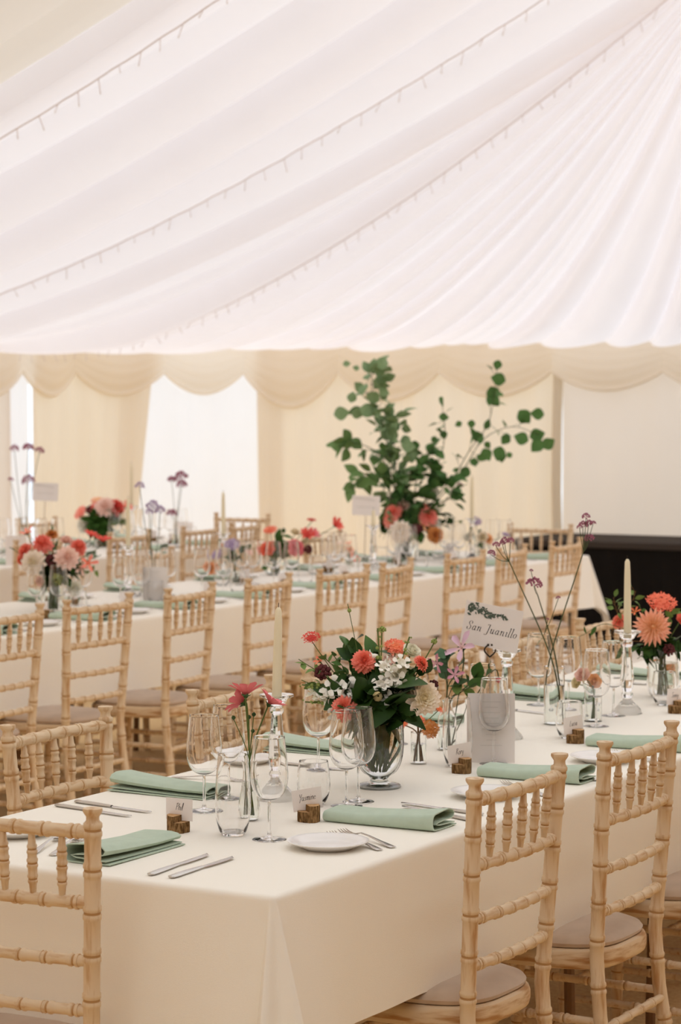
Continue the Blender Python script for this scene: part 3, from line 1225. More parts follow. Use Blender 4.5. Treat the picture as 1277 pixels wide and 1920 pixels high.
def write(text, font, xh, w0, w1, shear, z, track=1.0, rr=None, wob=0.0):
    """ink ribbons for a line of writing, centred on the origin, lying at height z above the sheet"""
    m = M()
    x = 0
    strokes = []
    for ch in text:
        if ch == ' ':
            x += .55
            continue
        g, adv = font[ch]
        for pl in g:
            strokes.append([(x + a + (rr.uniform(-wob, wob) if rr else 0), b + (rr.uniform(-wob, wob) if rr else 0)) for a, b in pl])
        x += adv * track
    for pl in strokes:
        q = [Vector((a, b, 0)) for a, b in pl]
        q = spline(q, 5 * (len(q) - 1)) if len(q) > 2 else q
        P = [Vector(((v.x - x / 2 + v.y * shear) * xh, v.y * xh, 0)) for v in q]
        rows = []
        for i, p in enumerate(P):
            d = P[min(i + 1, len(P) - 1)] - P[max(i - 1, 0)]
            if d.length < 1e-9:
                continue
            d.normalize()
            up = abs(d.y)
            w = lerp(w0, w1, up ** 2) / 2
            k = Vector((-d.y, d.x, 0)) * w
            rows.append([Vector((p.x + k.x, p.y + k.y, z)), Vector((p.x - k.x, p.y - k.y, z))])
        if len(rows) > 1:
            m.grid(rows)
    return m


def upright(o, loc, face, roll=0.0, lean=0.0):
    """stand a sheet (local x right, y up, z out) at loc facing a compass direction"""
    f = Vector((face[0], face[1], 0)).normalized()
    up = Vector((0, 0, 1))
    x = up.cross(f)
    mt = Matrix((x, up, f)).transposed().to_4x4()
    o.matrix_world = Matrix.Translation(loc) @ mt @ Matrix.Rotation(-lean, 4, 'X') @ Matrix.Rotation(roll, 4, 'Z')


TOCAM = lambda p: (-p.x, -p.y)


def place_card(name, log_loc, rz, label, loglabel, seed, roll=0.0, wr=True, w=.066, h=.046, flip=1):
    lg = put('log%d' % flip, lambda: make_log(flip), log_loc, rz, loglabel, 'log card holders')
    rr = random.Random(seed)
    t = thing('place_card', label, 'place card', (0, 0, 0), 0, 'handwritten place cards')
    obj('card_sheet', M().box((-w / 2, 0, -.0003), (w / 2, h, .0003)), 'white_paper', t)
    if wr:
        k = write(name, GL, .0076, .0006, .0010, .18, .0005, 1.0, rr, .03)
        o = obj('handwriting', k, 'ink', t)
        o.location = (0, h * .46, 0)
    c = Vector((math.cos(rz), math.sin(rz), 0))
    upright(t, Vector(log_loc) - c * .0068 + Vector((0, 0, .0238)), (c.x, c.y), roll)
    return t


# ------------------------------------------------------------------ flowers
def frame(d):
    d = d.normalized()
    x = Vector((0, 0, 1)).cross(d)
    x = x.normalized() if x.length > 1e-4 else Vector((1, 0, 0))
    return Matrix((x, d.cross(x), d)).transposed().to_4x4()


def petal_rows(m, base_r, az, L, W, e0, e1, z0=0, n=5, cup=.25, tip=1.0, k=0, notch=0):
    """one petal from the flower's axis: elevation bends from e0 to e1 along it"""
    rows = []
    r, z = base_r, z0
    ca, sa = math.cos(az), math.sin(az)
    for i in range(n + 1):
        t = i / n
        w = W * (.35 + 1.3 * t) * math.sqrt(max(0.0, 1 - max(0, (t - .45) / .55) ** 2 * tip)) / 1.25 if t < 1 else W * .10 + W * (1 - tip) * .5
        e = lerp(e0, e1, t)
        row = []
        for q in (-1, -.5, 0, .5, 1):
            lift = cup * w * q * q
            rr_ = r - lift * math.sin(e)
            zz = z + lift * math.cos(e)
            row.append(Vector((rr_ * ca - q * w * sa, rr_ * sa + q * w * ca, zz)))
        rows.append(row)
        if i < n:
            r += L / n * math.cos(e)
            z += L / n * math.sin(e)
    m.grid(rows, k)


def bloom(kind, S, rr):
    """mesh builder + material for a flower head of radius S looking along +z"""
    m = M()
    if kind in ('dahlia', 'ball', 'cactus', 'decor'):
        cfg = {'dahlia': (8, 17, .20, .9, .55), 'ball': (9, 16, .21, .7, .9), 'cactus': (8, 22, .095, .85, 1.0), 'decor': (8, 13, .25, .95, .45)}[kind]
        nl, npet, wd, _, tip = cfg
        for l in range(nl):
            f = l / (nl - 1)
            L = S * lerp(1.0, .36 if kind != 'ball' else .62, f ** .9)
            e0 = lerp({'ball': -.55, 'dahlia': -.25, 'cactus': -.15, 'decor': -.1}[kind], 1.3, f)
            e1 = e0 + lerp(.15, .35, f) * (1 if kind != 'cactus' else .3)
            nn = max(5, int(npet * lerp(1, .45, f)))
            for i in range(nn):
                a = 2 * pi * (i + .5 * (l % 2)) / nn + rr.uniform(-.08, .08)
                petal_rows(m, S * .04, a, L * rr.uniform(.9, 1.05), S * wd * lerp(1, .6, f), e0 + rr.uniform(-.1, .1), e1 + rr.uniform(-.1, .1), S * .05 * l * .5, 4, .35 if kind != 'cactus' else .8, .97)
        m.lathe([(S * .20, S * .02), (S * .24, S * .16), (S * .20, S * .30), (S * .10, S * .40), (.0004, S * .43)], 9)
    elif kind == 'cosmos':
        for i in range(8):
            a = 2 * pi * i / 8 + rr.uniform(-.06, .06)
            petal_rows(m, S * .06, a, S * rr.uniform(.95, 1.08), S * .235, .65, .35 + rr.uniform(-.35, .25), 0, 5, .3, .80)
        m.sph((0, 0, S * .12), S * .16, 8)
    elif kind in ('scabious', 'verbena', 'cluster', 'celosia'):
        n = {'scabious': 46, 'verbena': 34, 'cluster': 18, 'celosia': 70}[kind]
        flat = {'scabious': .45, 'verbena': 1.05, 'cluster': .8, 'celosia': .38}[kind]
        for i in range(n):
            f = (i + .5) / n
            el = math.acos(1 - f * 1.05) if f * 1.05 < 2 else pi
            a = i * 2.39996
            r = S * math.sin(min(el, pi / 2)) * rr.uniform(.85, 1.05)
            z = S * flat * math.cos(min(el, pi / 2)) * rr.uniform(.8, 1.1)
            q = S * {'scabious': .16, 'verbena': .15, 'cluster': .27, 'celosia': .17}[kind] * rr.uniform(.8, 1.2)
            if kind == 'verbena':
                m.sph((r * math.cos(a), r * math.sin(a), z + S * .1), q * 1.15, 6)
            elif kind in ('cluster',):
                m.sph((r * math.cos(a) * .8, r * math.sin(a) * .8, z), q, 8)
            else:
                c = Vector((r * math.cos(a), r * math.sin(a), z))
                for k in range(4):
                    b = a + k * pi / 2
                    d = Vector((math.cos(b), math.sin(b), rr.uniform(-.3, 1.1)))
                    s_ = Vector((-math.sin(b), math.cos(b), 0)) * q * .5
                    m.add([c, c + d * q * .7 - s_, c + d * q * 1.2, c + d * q * .7 + s_], [(0, 1, 2, 3)])
        if kind in ('scabious', 'celosia'):
            m.lathe([(S * .1, -S * .12), (S * .55, -S * .05), (S * .62, S * flat * .12), (S * .5, S * flat * .45), (S * .3, S * flat * .65), (.0005, S * flat * .72)], 12)
    elif kind == 'star':
        for i in range(5):
            a = 2 * pi * i / 5 + rr.uniform(-.15, .15)
            petal_rows(m, S * .05, a, S * rr.uniform(.9, 1.1), S * .20, rr.uniform(.3, .7), rr.uniform(-.1, .4), 0, 5, .5, .98)
        m.lathe([(S * .03, 0), (S * .06, S * .15), (S * .02, S * .28)], 6)
    elif kind == 'rose':
        for l in range(5):
            f = l / 4
            for i in range(6 - l // 2):
                a = 2 * pi * i / (6 - l // 2) + l * .7 + rr.uniform(-.1, .1)
                petal_rows(m, S * .05, a, S * lerp(1.05, .62, f), S * lerp(.52, .34, f), lerp(.15, 1.25, f), lerp(.75, 1.75, f), S * .06 * l, 5, .35, .6)
    elif kind == 'bud':
        m.lathe([(S * .2, -S * .9), (S * .75, -S * .4), (S * .95, .1 * S), (S * .7, S * .65), (S * .2, S)], 9)
    return m


def bell(m, c, d, S, rr):
    """one snapdragon floret pointing along d from c"""
    F_ = Matrix.Translation(c) @ frame(d)
    q = M()
    q.lathe([(S * .14, 0), (S * .30, S * .35), (S * .34, S * .65), (S * .46, S * .85)], 8)
    for i in range(5):
        a = 2 * pi * i / 5 + .3
        petal_rows(q, S * .40, a, S * .55, S * .34, .5, -.5 + rr.uniform(-.3, .2), S * .82, 3, .1, .5)
    m.add([F_ @ Vector(p) for p in q.v], q.f)


STEMS = {'g': 'stem', 'b': 'stem_brown', 'd': 'stem_dark'}


def flower(kind, material, px, py, D, face, S, foot, label, group=None, bend=.25, stem='g', calyx=True, r=.0016, name=None, cat='flower', mid=None):
    """a bloom at a point in the air on its stem, the stem running down to its foot in the vase"""
    rr = random.Random(int(px * 31 + py * 17))
    c = dep(px, py, D) if not isinstance(px, Vector) else px
    d = Vector(face).normalized()
    t = thing(name or kind + '_flower', label, cat, c, 0, group)
    t.rotation_euler = (0, 0, 0)
    b = obj('bloom', bloom(kind, S, rr), material, t)
    b.matrix_local = frame(d)
    fo = Vector(foot) - c
    back = -d * S * .25
    mid_ = (back + fo) * .5 + (Vector((0, 0, 1)) * .15 - d * .5) * bend * fo.length * .5 if mid is None else Vector(mid) - c
    pts = spline([-d * S * .04, back + Vector((0, 0, -S * .1)), mid_, fo], 16)
    obj('stem', M().tube(pts, r, 6), STEMS[stem], t)
    if calyx:
        m = M()
        for i in range(6):
            petal_rows(m, S * .02, 2 * pi * i / 6, S * .32, S * .12, .2, .9, -S * .10, 3, .2, .95)
        m.lathe([(S * .03, -S * .2), (S * .13, -S * .12), (S * .15, -S * .03), (S * .05, 0)], 8)
        k = obj('calyx', m, 'leaf_dark', t)
        k.matrix_local = frame(d)
    return t


def leaf(m, c, d, n, L, W, rr, fold=.15, droop=.2):
    d = d.normalized()
    s = d.cross(n)
    s = s.normalized() if s.length > 1e-4 else d.orthogonal().normalized()
    n = s.cross(d)
    rows = []
    for i in range(7):
        t = i / 6
        w = W * math.sin(pi * min(.985, max(.03, t ** .82))) ** .9
        o = c + d * (L * t) - n * (droop * L * t * t)
        rows.append([o - s * w + n * w * fold, o, o + s * w + n * w * fold])
    m.grid(rows)


def rdir(rr):
    while True:
        v = Vector((rr.uniform(-1, 1), rr.uniform(-1, 1), rr.uniform(-1, 1)))
        if .1 < v.length < 1:
            return v.normalized()


def sprig(pts, label, n, L, W, mat_='leaf', group=None, seed=0, r=(.002, .0012), stem='stem', name='leaf_sprig', cat='foliage', spread=.75, extra=None, start=.25, twig=0.0):
    """a leafy stem through the points, foot first"""
    rr = random.Random(seed)
    o = Vector(pts[0])
    P = [p - o for p in spline(pts, 24)]
    t = thing(name, label, cat, o, 0, group)
    k = len(P)
    sm = M().tube(P, [lerp(r[0], r[1], i / (k - 1)) for i in range(k)], 6)
    fm = M()
    for i in range(n):
        f = lerp(start, 1, (i + .5 * rr.random()) / n)
        q = P[min(k - 1, int(f * (k - 1)))]
        ax = (P[min(k - 1, int(f * (k - 1)) + 1)] - P[max(0, int(f * (k - 1)) - 1)]).normalized()
        d = (rdir(rr) * spread + ax * .45 + Vector((0, 0, .1))).normalized()
        c = q
        if twig:
            c = q + d * twig * rr.uniform(.4, 1.3)
            sm.tube([q, q.lerp(c, .5) + Vector((0, 0, .08 * twig)), c], r[1] * .8, 5)
        leaf(fm, c, d, (Vector((0, 0, 1)) + rdir(rr) * .9).normalized(), L * rr.uniform(.7, 1.2), W * rr.uniform(.75, 1.15), rr, .15, rr.uniform(.05, .4))
    for (p, d, nn, l_, w_) in (extra or []):
        leaf(fm, Vector(p) - o, Vector(d), Vector(nn), l_, w_, rr, .06, .05)
    obj('stem', sm, stem, t)
    obj('foliage', fm, mat_, t)
    return t


def snapdragon(pts, label, mat_, nb, S, seed, group=None):
    rr = random.Random(seed)
    o = Vector(pts[0])
    P = [p - o for p in spline(pts, 20)]
    t = thing('snapdragon_flower', label, 'flower', o, 0, group)
    obj('stem', M().tube(P, .0018, 6), 'stem', t)
    fm, bm_ = M(), M()
    k = len(P)
    for i in range(nb):
        f = lerp(.55, .9, i / max(1, nb - 1))
        q = P[min(k - 1, int(f * (k - 1)))]
        d = (rdir(rr) + Vector((0, 0, .15)) - HD * .45).normalized()
        bell(fm, q + d * .003, d, S * lerp(1.1, .7, i / nb), rr)
    for i in range(7):
        f = lerp(.88, 1, i / 6)
        q = P[min(k - 1, int(f * (k - 1)))]
        d = rdir(rr)
        bm_.sph(q + d * .006, .0045 * lerp(1.1, .5, i / 6), 6)
    obj('floret', fm, mat_, t)
    obj('tip_buds', bm_, 'green_bud', t)
    return t


# ================================================================== THE FRONT TABLE
GA = 'place settings on the front table'
wg = lambda px, py, label, g='wine glasses on the front table': put('wine', make_wine_glass, on(px, py), R.uniform(0, 6), label, g)
tl = lambda px, py, label, g='tall glasses on the front table': put('tall', make_tall_glass, on(px, py), R.uniform(0, 6), label, g)
tm = lambda px, py, label, g='tumblers on the front table': put('tumb', make_tumbler, on(px, py), R.uniform(0, 6), label, g)
pl = lambda px, py, label, g='side plates on the front table': put('plate', make_plate, on(px, py), R.uniform(0, 6), label, g)


def nap(px, py, rz, label, g='sage napkins on the front table'):
    return put('nap', make_napkin, on(px, py), rz, label, g)


def cut(kind, a, b, label, g='cutlery on the front table'):
    """a = tip, b = handle end, both on the cloth"""
    p, q = on(*a), on(*b)
    d = p - q
    L = {'knife': .228, 'fork': .205}[kind]
    c = q + d.normalized() * (.112 if kind == 'knife' else .105)
    return put(kind, make_knife if kind == 'knife' else make_fork, c, math.atan2(d.y, d.x) - pi / 2, label, g)


wg(383, 1521, 'wine glass with rim over the flat sage napkin on the aisle side')
wg(427, 1497, 'wine glass overlapping behind the one over the aisle side napkin')
wg(505, 1574, 'wine glass standing in front of the glass candlestick')
wg(597, 1443, 'wine glass beneath the white snapdragon and coral bloom')
wg(650, 1511, 'wine glass of the pair before the footed flower vase, thinner stem in front')
wg(672, 1503, 'wine glass of the pair before the footed flower vase, close against its bowl')
tl(437, 1566, 'tall stemless glass before the pink cosmos bud vase')
tm(588, 1509, 'short water tumbler behind the place card on the speckled log')
tl(858, 1437, 'tall glass behind the card in the stepped log, beside the menu')
wg(926, 1432, 'wine glass standing in front of the white menu sheet')
wg(905, 1398, 'wine glass hidden behind the white menu sheet')
tm(1068, 1384, 'short water tumbler beside the tall cylinder of purple verbena')
wg(1066, 1330, 'wine glass behind the verbena cylinder on the front table')
wg(1118, 1362, 'wine glass in front of the pale pink ranunculus')
wg(1150, 1342, 'wine glass beside the tall candlestick base')
tm(1246, 1322, 'short water tumbler before the peach dahlia vase')
wg(1010, 1322, 'wine glass behind the name sign on the aisle side')
wg(740, 1395, 'wine glass hidden behind the big footed bouquet')

pl(615, 1590, 'white side plate beside the crossed forks near the cloth corner')
pl(913, 1495, 'white side plate behind the chair nearest the cloth corner')
pl(1131, 1428, 'white side plate behind the second chair along the front table')
pl(30, 1566, 'white side plate at the head of the front table behind the chair spindles')
pl(462, 1430, 'white side plate on the aisle side beyond the flat napkin')

nap(728, 1545, 0, 'sage napkin with rolled end beside the plate near the cloth corner')
nap(1005, 1460, 0, 'sage napkin with rolled end behind the first chair along the table')
nap(1200, 1402, 0, 'sage napkin behind the spindles of the second chair along the table')
nap(318, 1486, pi, 'sage napkin lying flat on the aisle side above the first name card')
nap(590, 1408, pi, 'sage napkin on the aisle side behind the glass candlestick')
nap(785, 1352, pi, 'sage napkin on the aisle side behind the big bouquet')
nap(1030, 1312, pi, 'sage napkin on the aisle side behind the verbena cylinder')
nap(1200, 1271, pi, 'sage napkin on the aisle side behind the tall candlestick')
nap(232, 1600, -pi / 2, 'sage napkin at the head of the front table in front of its chair')

cut('knife', (452, 1606), (320, 1648), 'knife beside the head napkin, the outer of the two')
cut('knife', (428, 1592), (281, 1643), 'knife beside the head napkin, the inner of the two')
cut('fork', (160, 1549), (60, 1603), 'fork behind the head chair spindles, closest to the plate')
cut('fork', (196, 1548), (98, 1606), 'fork behind the head chair spindles, closest to the napkin')
cut('fork', (590, 1546), (738, 1591), 'fork touching the log holder, handle pointing to the chair')
cut('fork', (578, 1552), (713, 1596), 'fork half under the side plate near the cloth corner')
cut('knife', (735, 1510), (885, 1541), 'knife before the footed vase, the one closer to the napkin')
cut('knife', (762, 1509), (905, 1530), 'knife before the footed vase, the one closer to the plate')
cut('knife', (298, 1528), (142, 1505), 'knife on the aisle side by the flat napkin, the longer looking')
cut('knife', (250, 1534), (105, 1512), 'knife on the aisle side by the flat napkin, the outer')
cut('fork', (405, 1463), (322, 1459), 'fork on the aisle side beyond the flat napkin')
cut('knife', (603, 1441), (508, 1431), 'knife lying below the aisle side napkin behind the candlestick')
cut('knife', (1006, 1338), (915, 1327), 'knife beside the aisle side napkin near the menu sheet')
cut('fork', (940, 1468), (1022, 1494), 'fork behind the first chair under the rolled napkin')
cut('fork', (1150, 1412), (1236, 1432), 'fork behind the second chair under the napkin')
cut('knife', (1050, 1452), (1120, 1465), 'knife between the rolled napkin and the second chair')
cut('knife', (1225, 1286), (1150, 1281), 'knife below the aisle side napkin behind the tall candlestick')

# name cards in their logs
rz_side = -pi / 2
place_card('Phil', on(333, 1560) + Vector((0, 0, 0)), pi, 'place card reading Phil standing in its log', 'log card holder beside the head napkin holding a name card', 1, .0, flip=-1)
place_card('Yasmine', on(580, 1540), -pi / 2 - .75, 'place card reading Yasmine before the short tumbler', 'speckled log card holder touching the fork tips', 2, .12)
place_card('Rory', on(866, 1449), -pi / 2 - .55, 'place card reading Rory before a tall glass and the menu', 'stepped log card holder next to the first chair post', 3, .10)
place_card('Lucia', on(1079, 1393), -pi / 2 - .45, 'place card reading Lucia before the tumbler by the verbena', 'log card holder in front of the verbena cylinder', 4, .08)
place_card('Sonny', on(1268, 1337), -pi / 2 - .35, 'place card reading Sonny before the peach dahlia vase', 'log card holder in front of the peach dahlia vase', 5, -.06)

# menu sheet leaning on the glass behind it
p = on(921, 1430)
t = thing('menu_sheet', 'blank looking white menu sheet with faint print standing by the name sign', 'menu', p)
obj('paper_sheet', M().box((-.0585, 0, -.0004), (.0585, .172, .0004)), 'white_paper', t)
m = M()
rr = random.Random(3)
for i in range(9):
    y = .150 - i * .0135
    w = rr.uniform(.012, .030) if i else .024
    m.box((-w, y, .0004), (w, y + .0016, .0006))
obj('printed_lines', m, 'ink_grey', t)
upright(t, p, TOCAM(p), 0, .06)

# the name sign on its wire stand
p = on(918, 1402)
t = thing('sign_stand', 'thin metal sign stand with two jaws holding the name sign', 'sign stand', p)
zc = dep(921, 1222, depth(p)).z - p.z
obj('base_disc', M().lathe([(.0005, 0), (.026, 0), (.027, .002), (.024, .006), (.004, .010), (.0005, .011)], 24), 'steel', t)
obj('pole', M().tube([(0, 0, .008), (0, 0, zc - .012)], .0024, 8), 'steel', t)
ax = Vector(RT)
for sgn in (-1, 1):
    m = M()
    pts = [Vector((0, 0, zc - .014))]
    for i in range(9):
        a = -pi / 2 + sgn * pi * .86 * i / 8
        pts.append(ax * (.0145 * math.cos(a) * 1.0) + Vector((0, 0, zc + .004 + .017 * math.sin(a))) - HD * .004)
    pts = [Vector((0, 0, zc - .014))] + [ax * (sgn * .0145 * math.sin(pi * i / 9)) + Vector((0, 0, zc - .012 + .034 * i / 9)) - HD * (.0055) for i in range(1, 9)]
    m.tube(pts, .0021, 8)
    m.sph(pts[-1], .0034, 8)
    obj('jaw', m, 'dark_metal', t)
s = thing('table_name_sign', 'white name sign reading San Juanillo with a leaf garland corner', 'sign', p)
W2, H2 = .0775, .0555
obj('card_sheet', M().box((-W2, -H2, -.0006), (W2, H2, .0006)), 'white_paper', s)
o = obj('lettering', write('San Juanillo', SERIF, .0118, .0005, .0019, .26, .0009, 1.22), 'ink', s)
o.location = (.002, -.018, 0)
m = M()
rr = random.Random(12)
stemp = [Vector((lerp(-.070, .036, f), .043 - .020 * f ** 2.2 + .004 * math.sin(f * 9), .0010)) for f in [i / 30 for i in range(31)]]
rows = [[q + Vector((0, .00035, 0)), q - Vector((0, .00035, 0))] for q in stemp]
m.grid(rows)
for i in range(120):
    f = rr.random() ** 1.3
    q = stemp[int(f * 30)] + Vector((0, rr.uniform(-.020, .006) * (1 - f * .85), 0))
    a = rr.uniform(-1.2, 1.4) * (1 if rr.random() < .6 else -1)
    L = rr.uniform(.006, .0125) * (1 - .25 * f)
    d = Vector((math.cos(a), math.sin(a), 0))
    n_ = Vector((-d.y, d.x, 0))
    pts = [q, q + d * L * .35 + n_ * L * .22, q + d * L * .7 + n_ * L * .18, q + d * L, q + d * L * .7 - n_ * L * .18, q + d * L * .35 - n_ * L * .22]
    pts = [Vector((min(max(v.x, -W2 + .001), W2), min(v.y, H2 - .001), .0011 + .00001 * i)) for v in pts]
    m.add(pts, [tuple(range(6))])
obj('leaf_garland', m, 'ink_green', s)
c = dep(922, 1175, depth(p) - .006)
upright(s, c, (TOCAM(c)[0] + .30 * depth(p) * -RT.x, TOCAM(c)[1] + .30 * depth(p) * -RT.y), -.165, 0)

# candlesticks and candles
def candle_pair(px, py, hc, lab, lab2, g=None, tilt=(0, 0)):
    q = on(px, py)
    put('stick', make_candlestick, q, R.uniform(0, 1), lab, 'glass candlesticks')
    key = 'candle%.3f' % hc
    o = put(key, lambda: make_candle(hc), q + Vector((0, 0, .2192)), 0, lab2, 'ivory taper candles')
    o.rotation_euler = (tilt[0], tilt[1], 0)
    return q


candle_pair(519, 1499, .215, 'glass candlestick behind the pink cosmos on the front table', 'ivory taper candle rising behind the pink cosmos', None, (0, .04))
candle_pair(1176, 1338, .225, 'glass candlestick with wide clear cup before the peach dahlia', 'tall ivory taper candle against the black stage', None, (0, -.02))
candle_pair(950, 1385, .10, 'glass candlestick mostly hidden behind menu and sign', 'burnt down ivory candle stub behind the name sign')

# --- bud vase with pink cosmos
q = on(468, 1538)
VB = [(.014, 0), (.0195, .004), (.0225, .020), (.0215, .040), (.0150, .070), (.0098, .095), (.0092, .112), (.0125, .128)]
vase('bud_vase', VB, .0014, q, 'slim glass bud vase holding pink cosmos', water=.085)
g = 'pink cosmos in the bud vase'
d0 = depth(q)
F0 = q + Vector((0, 0, .012))
mm = q + Vector((0, 0, .128))
flower('cosmos', 'rose', 457, 1318, d0 + .01, cdir(-.75, .55, -.35), .040, F0 + Vector((.006, 0, 0)), 'pink cosmos bloom lowest of the three, facing the head chair', g, mid=mm, name='cosmos_flower')
flower('cosmos', 'rose', 461, 1303, d0 - .015, cdir(.05, .95, -.25), .040, F0 + Vector((-.004, .004, 0)), 'pink cosmos bloom opening straight upward in the middle', g, mid=mm, name='cosmos_flower')
flower('cosmos', 'rose', 505, 1320, d0 + .02, cdir(.55, .75, -.1), .038, F0 + Vector((.003, -.006, 0)), 'pink cosmos bloom leaning toward the candlestick', g, mid=mm, name='cosmos_flower')
for i, (x, y) in enumerate(((438, 1346), (467, 1345), (476, 1340), (474, 1371))):
    flower('bud', 'leaf_dark', x, y, d0 + .01 * i, cdir(.1, 1, 0), .0050, F0 + Vector((.002 * i, .002, 0)), 'dark closed cosmos bud, %s from the head chair' % ORD[i], g, mid=mm, calyx=False, r=.001, name='cosmos_bud', cat='flower bud')

# --- the big footed bouquet
q = on(711, 1476)
VF = [(.050, 0), (.052, .003), (.047, .008), (.024, .014), (.020, .020), (.024, .026), (.040, .038), (.052, .062), (.0565, .095), (.0565, .125), (.0545, .160)]
vase('footed_vase', VF, .0030, q, 'ribbed clear footed glass vase with the big mixed bouquet', water=.14, seg=72, fn=lambda a, z: 1 + (.014 * math.cos(36 * a) if z > .03 else 0))
dF = depth(q)
FT = q + Vector((0, 0, .052))
rr = random.Random(44)


def foot():
    a = rr.uniform(0, 6.28)
    return FT + Vector((.018 * math.cos(a), .018 * math.sin(a), rr.uniform(0, .03)))


def neck(px, py):
    """where a stem crosses the mouth of the big vase on its way to a bloom"""
    k = max(-1, min(1, (px - 711) / 120))
    return q + RT * (.040 * k) + Vector((0, 0, .168))


g = 'flowers of the big footed bouquet'


def ff(kind, mt, px, py, dd, face, S, label, **kw):
    kw.setdefault('mid', neck(px, py))
    return flower(kind, mt, px, py, dF + dd, cdir(*face), S, foot(), label, g, **kw)


ff('ball', 'coral', 682, 1240, -.02, (.1, .35, .85), .031, 'coral ball dahlia high in the middle of the big bouquet', name='dahlia_flower')
ff('dahlia', 'coral', 646, 1327, -.07, (-.15, .25, .9), .033, 'coral dahlia low beside the wine glass pair', name='dahlia_flower')
ff('decor', 'cream', 793, 1308, -.06, (.25, .1, .9), .044, 'large cream dahlia with blush tips on the sign side', name='dahlia_flower')
ff('dahlia', 'coral', 790, 1243, .0, (.7, .5, .4), .022, 'small coral dahlia turned away toward the name sign', name='dahlia_flower')
ff('scabious', 'red', 584, 1197, .03, (-.1, .85, .45), .021, 'red scabious on a lone stem above the bouquet', name='scabious_flower', stem='g', r=.0012)
ff('cluster', 'burgundy', 606, 1262, -.02, (-.2, .5, .8), .021, 'dark burgundy clustered bloom at the outer edge', name='sweet_william_flower', stem='d')
ff('celosia', 'scarlet', 742, 1215, .05, (.1, .8, .5), .026, 'flat coral red flower head at the top of the bouquet', name='yarrow_flower')
ff('cluster', 'burgundy', 812, 1284, .03, (.5, .3, .7), .013, 'small dark red bloom behind the cream dahlia', name='sweet_william_flower')
ff('bud', 'buff', 708, 1306, -.075, (.1, .2, .9), .0125, 'round buff seed head set among the dark leaves', name='seed_head', calyx=True)
ff('star', 'coral', 600, 1240, .03, (-.6, .6, .4), .018, 'small salmon flower behind the burgundy cluster', name='nicotiana_flower')
ff('cluster', 'green_bud', 716, 1183, .02, (0, .9, .3), .011, 'greenish white flower cluster at the bouquet top', name='astrantia_flower')
ff('bud', 'green_bud', 655, 1145, .02, (.2, .8, .3), .0055, 'tiny green bud on the tallest thin stem', name='wild_bud', r=.0009, calyx=True)
ff('star', 'white', 590, 1300, -.02, (-.4, .4, .8), .022, 'white trumpet flower over the wine glass rim', name='nicotiana_flower')
ff('rose', 'white', 745, 1262, -.02, (.1, .5, .8), .021, 'ivory white rose like bloom behind the cream dahlia', name='lisianthus_flower')
ff('rose', 'white', 770, 1225, .03, (.3, .7, .5), .024, 'ivory white bloom at the top on the sign side', name='lisianthus_flower')
ff('cluster', 'green_bud', 814, 1204, .03, (.2, .8, .4), .008, 'small yellow green bud cluster by the mauve flower', name='euphorbia_flower')
ff('scabious', 'blush', 730, 1240, .03, (0, .6, .7), .016, 'blush scabious half hidden behind white florets', name='scabious_flower')


def at_(px, py, dd=0.0):
    return dep(px, py, dF + dd)


for i, (a, b, nb, S, lab) in enumerate((
        ((640, 1296), (566, 1284), 6, .029, 'white snapdragon spray leaning out over the wine glass'),
        ((640, 1322), (572, 1316), 6, .029, 'low white snapdragon spray at the candle side'),
        ((715, 1290), (708, 1178), 5, .022, 'upright white snapdragon at the bouquet top'),
        ((735, 1290), (768, 1194), 6, .027, 'white snapdragon spike between coral blooms'),
        ((730, 1300), (722, 1255), 4, .026, 'short white snapdragon beside the coral ball dahlia'))):
    snapdragon([foot(), neck(*a), at_(a[0], a[1], -.03), at_(b[0], b[1], -.03 + .01 * i)], lab, 'white', nb + 3, S * 1.12, 60 + i, g)

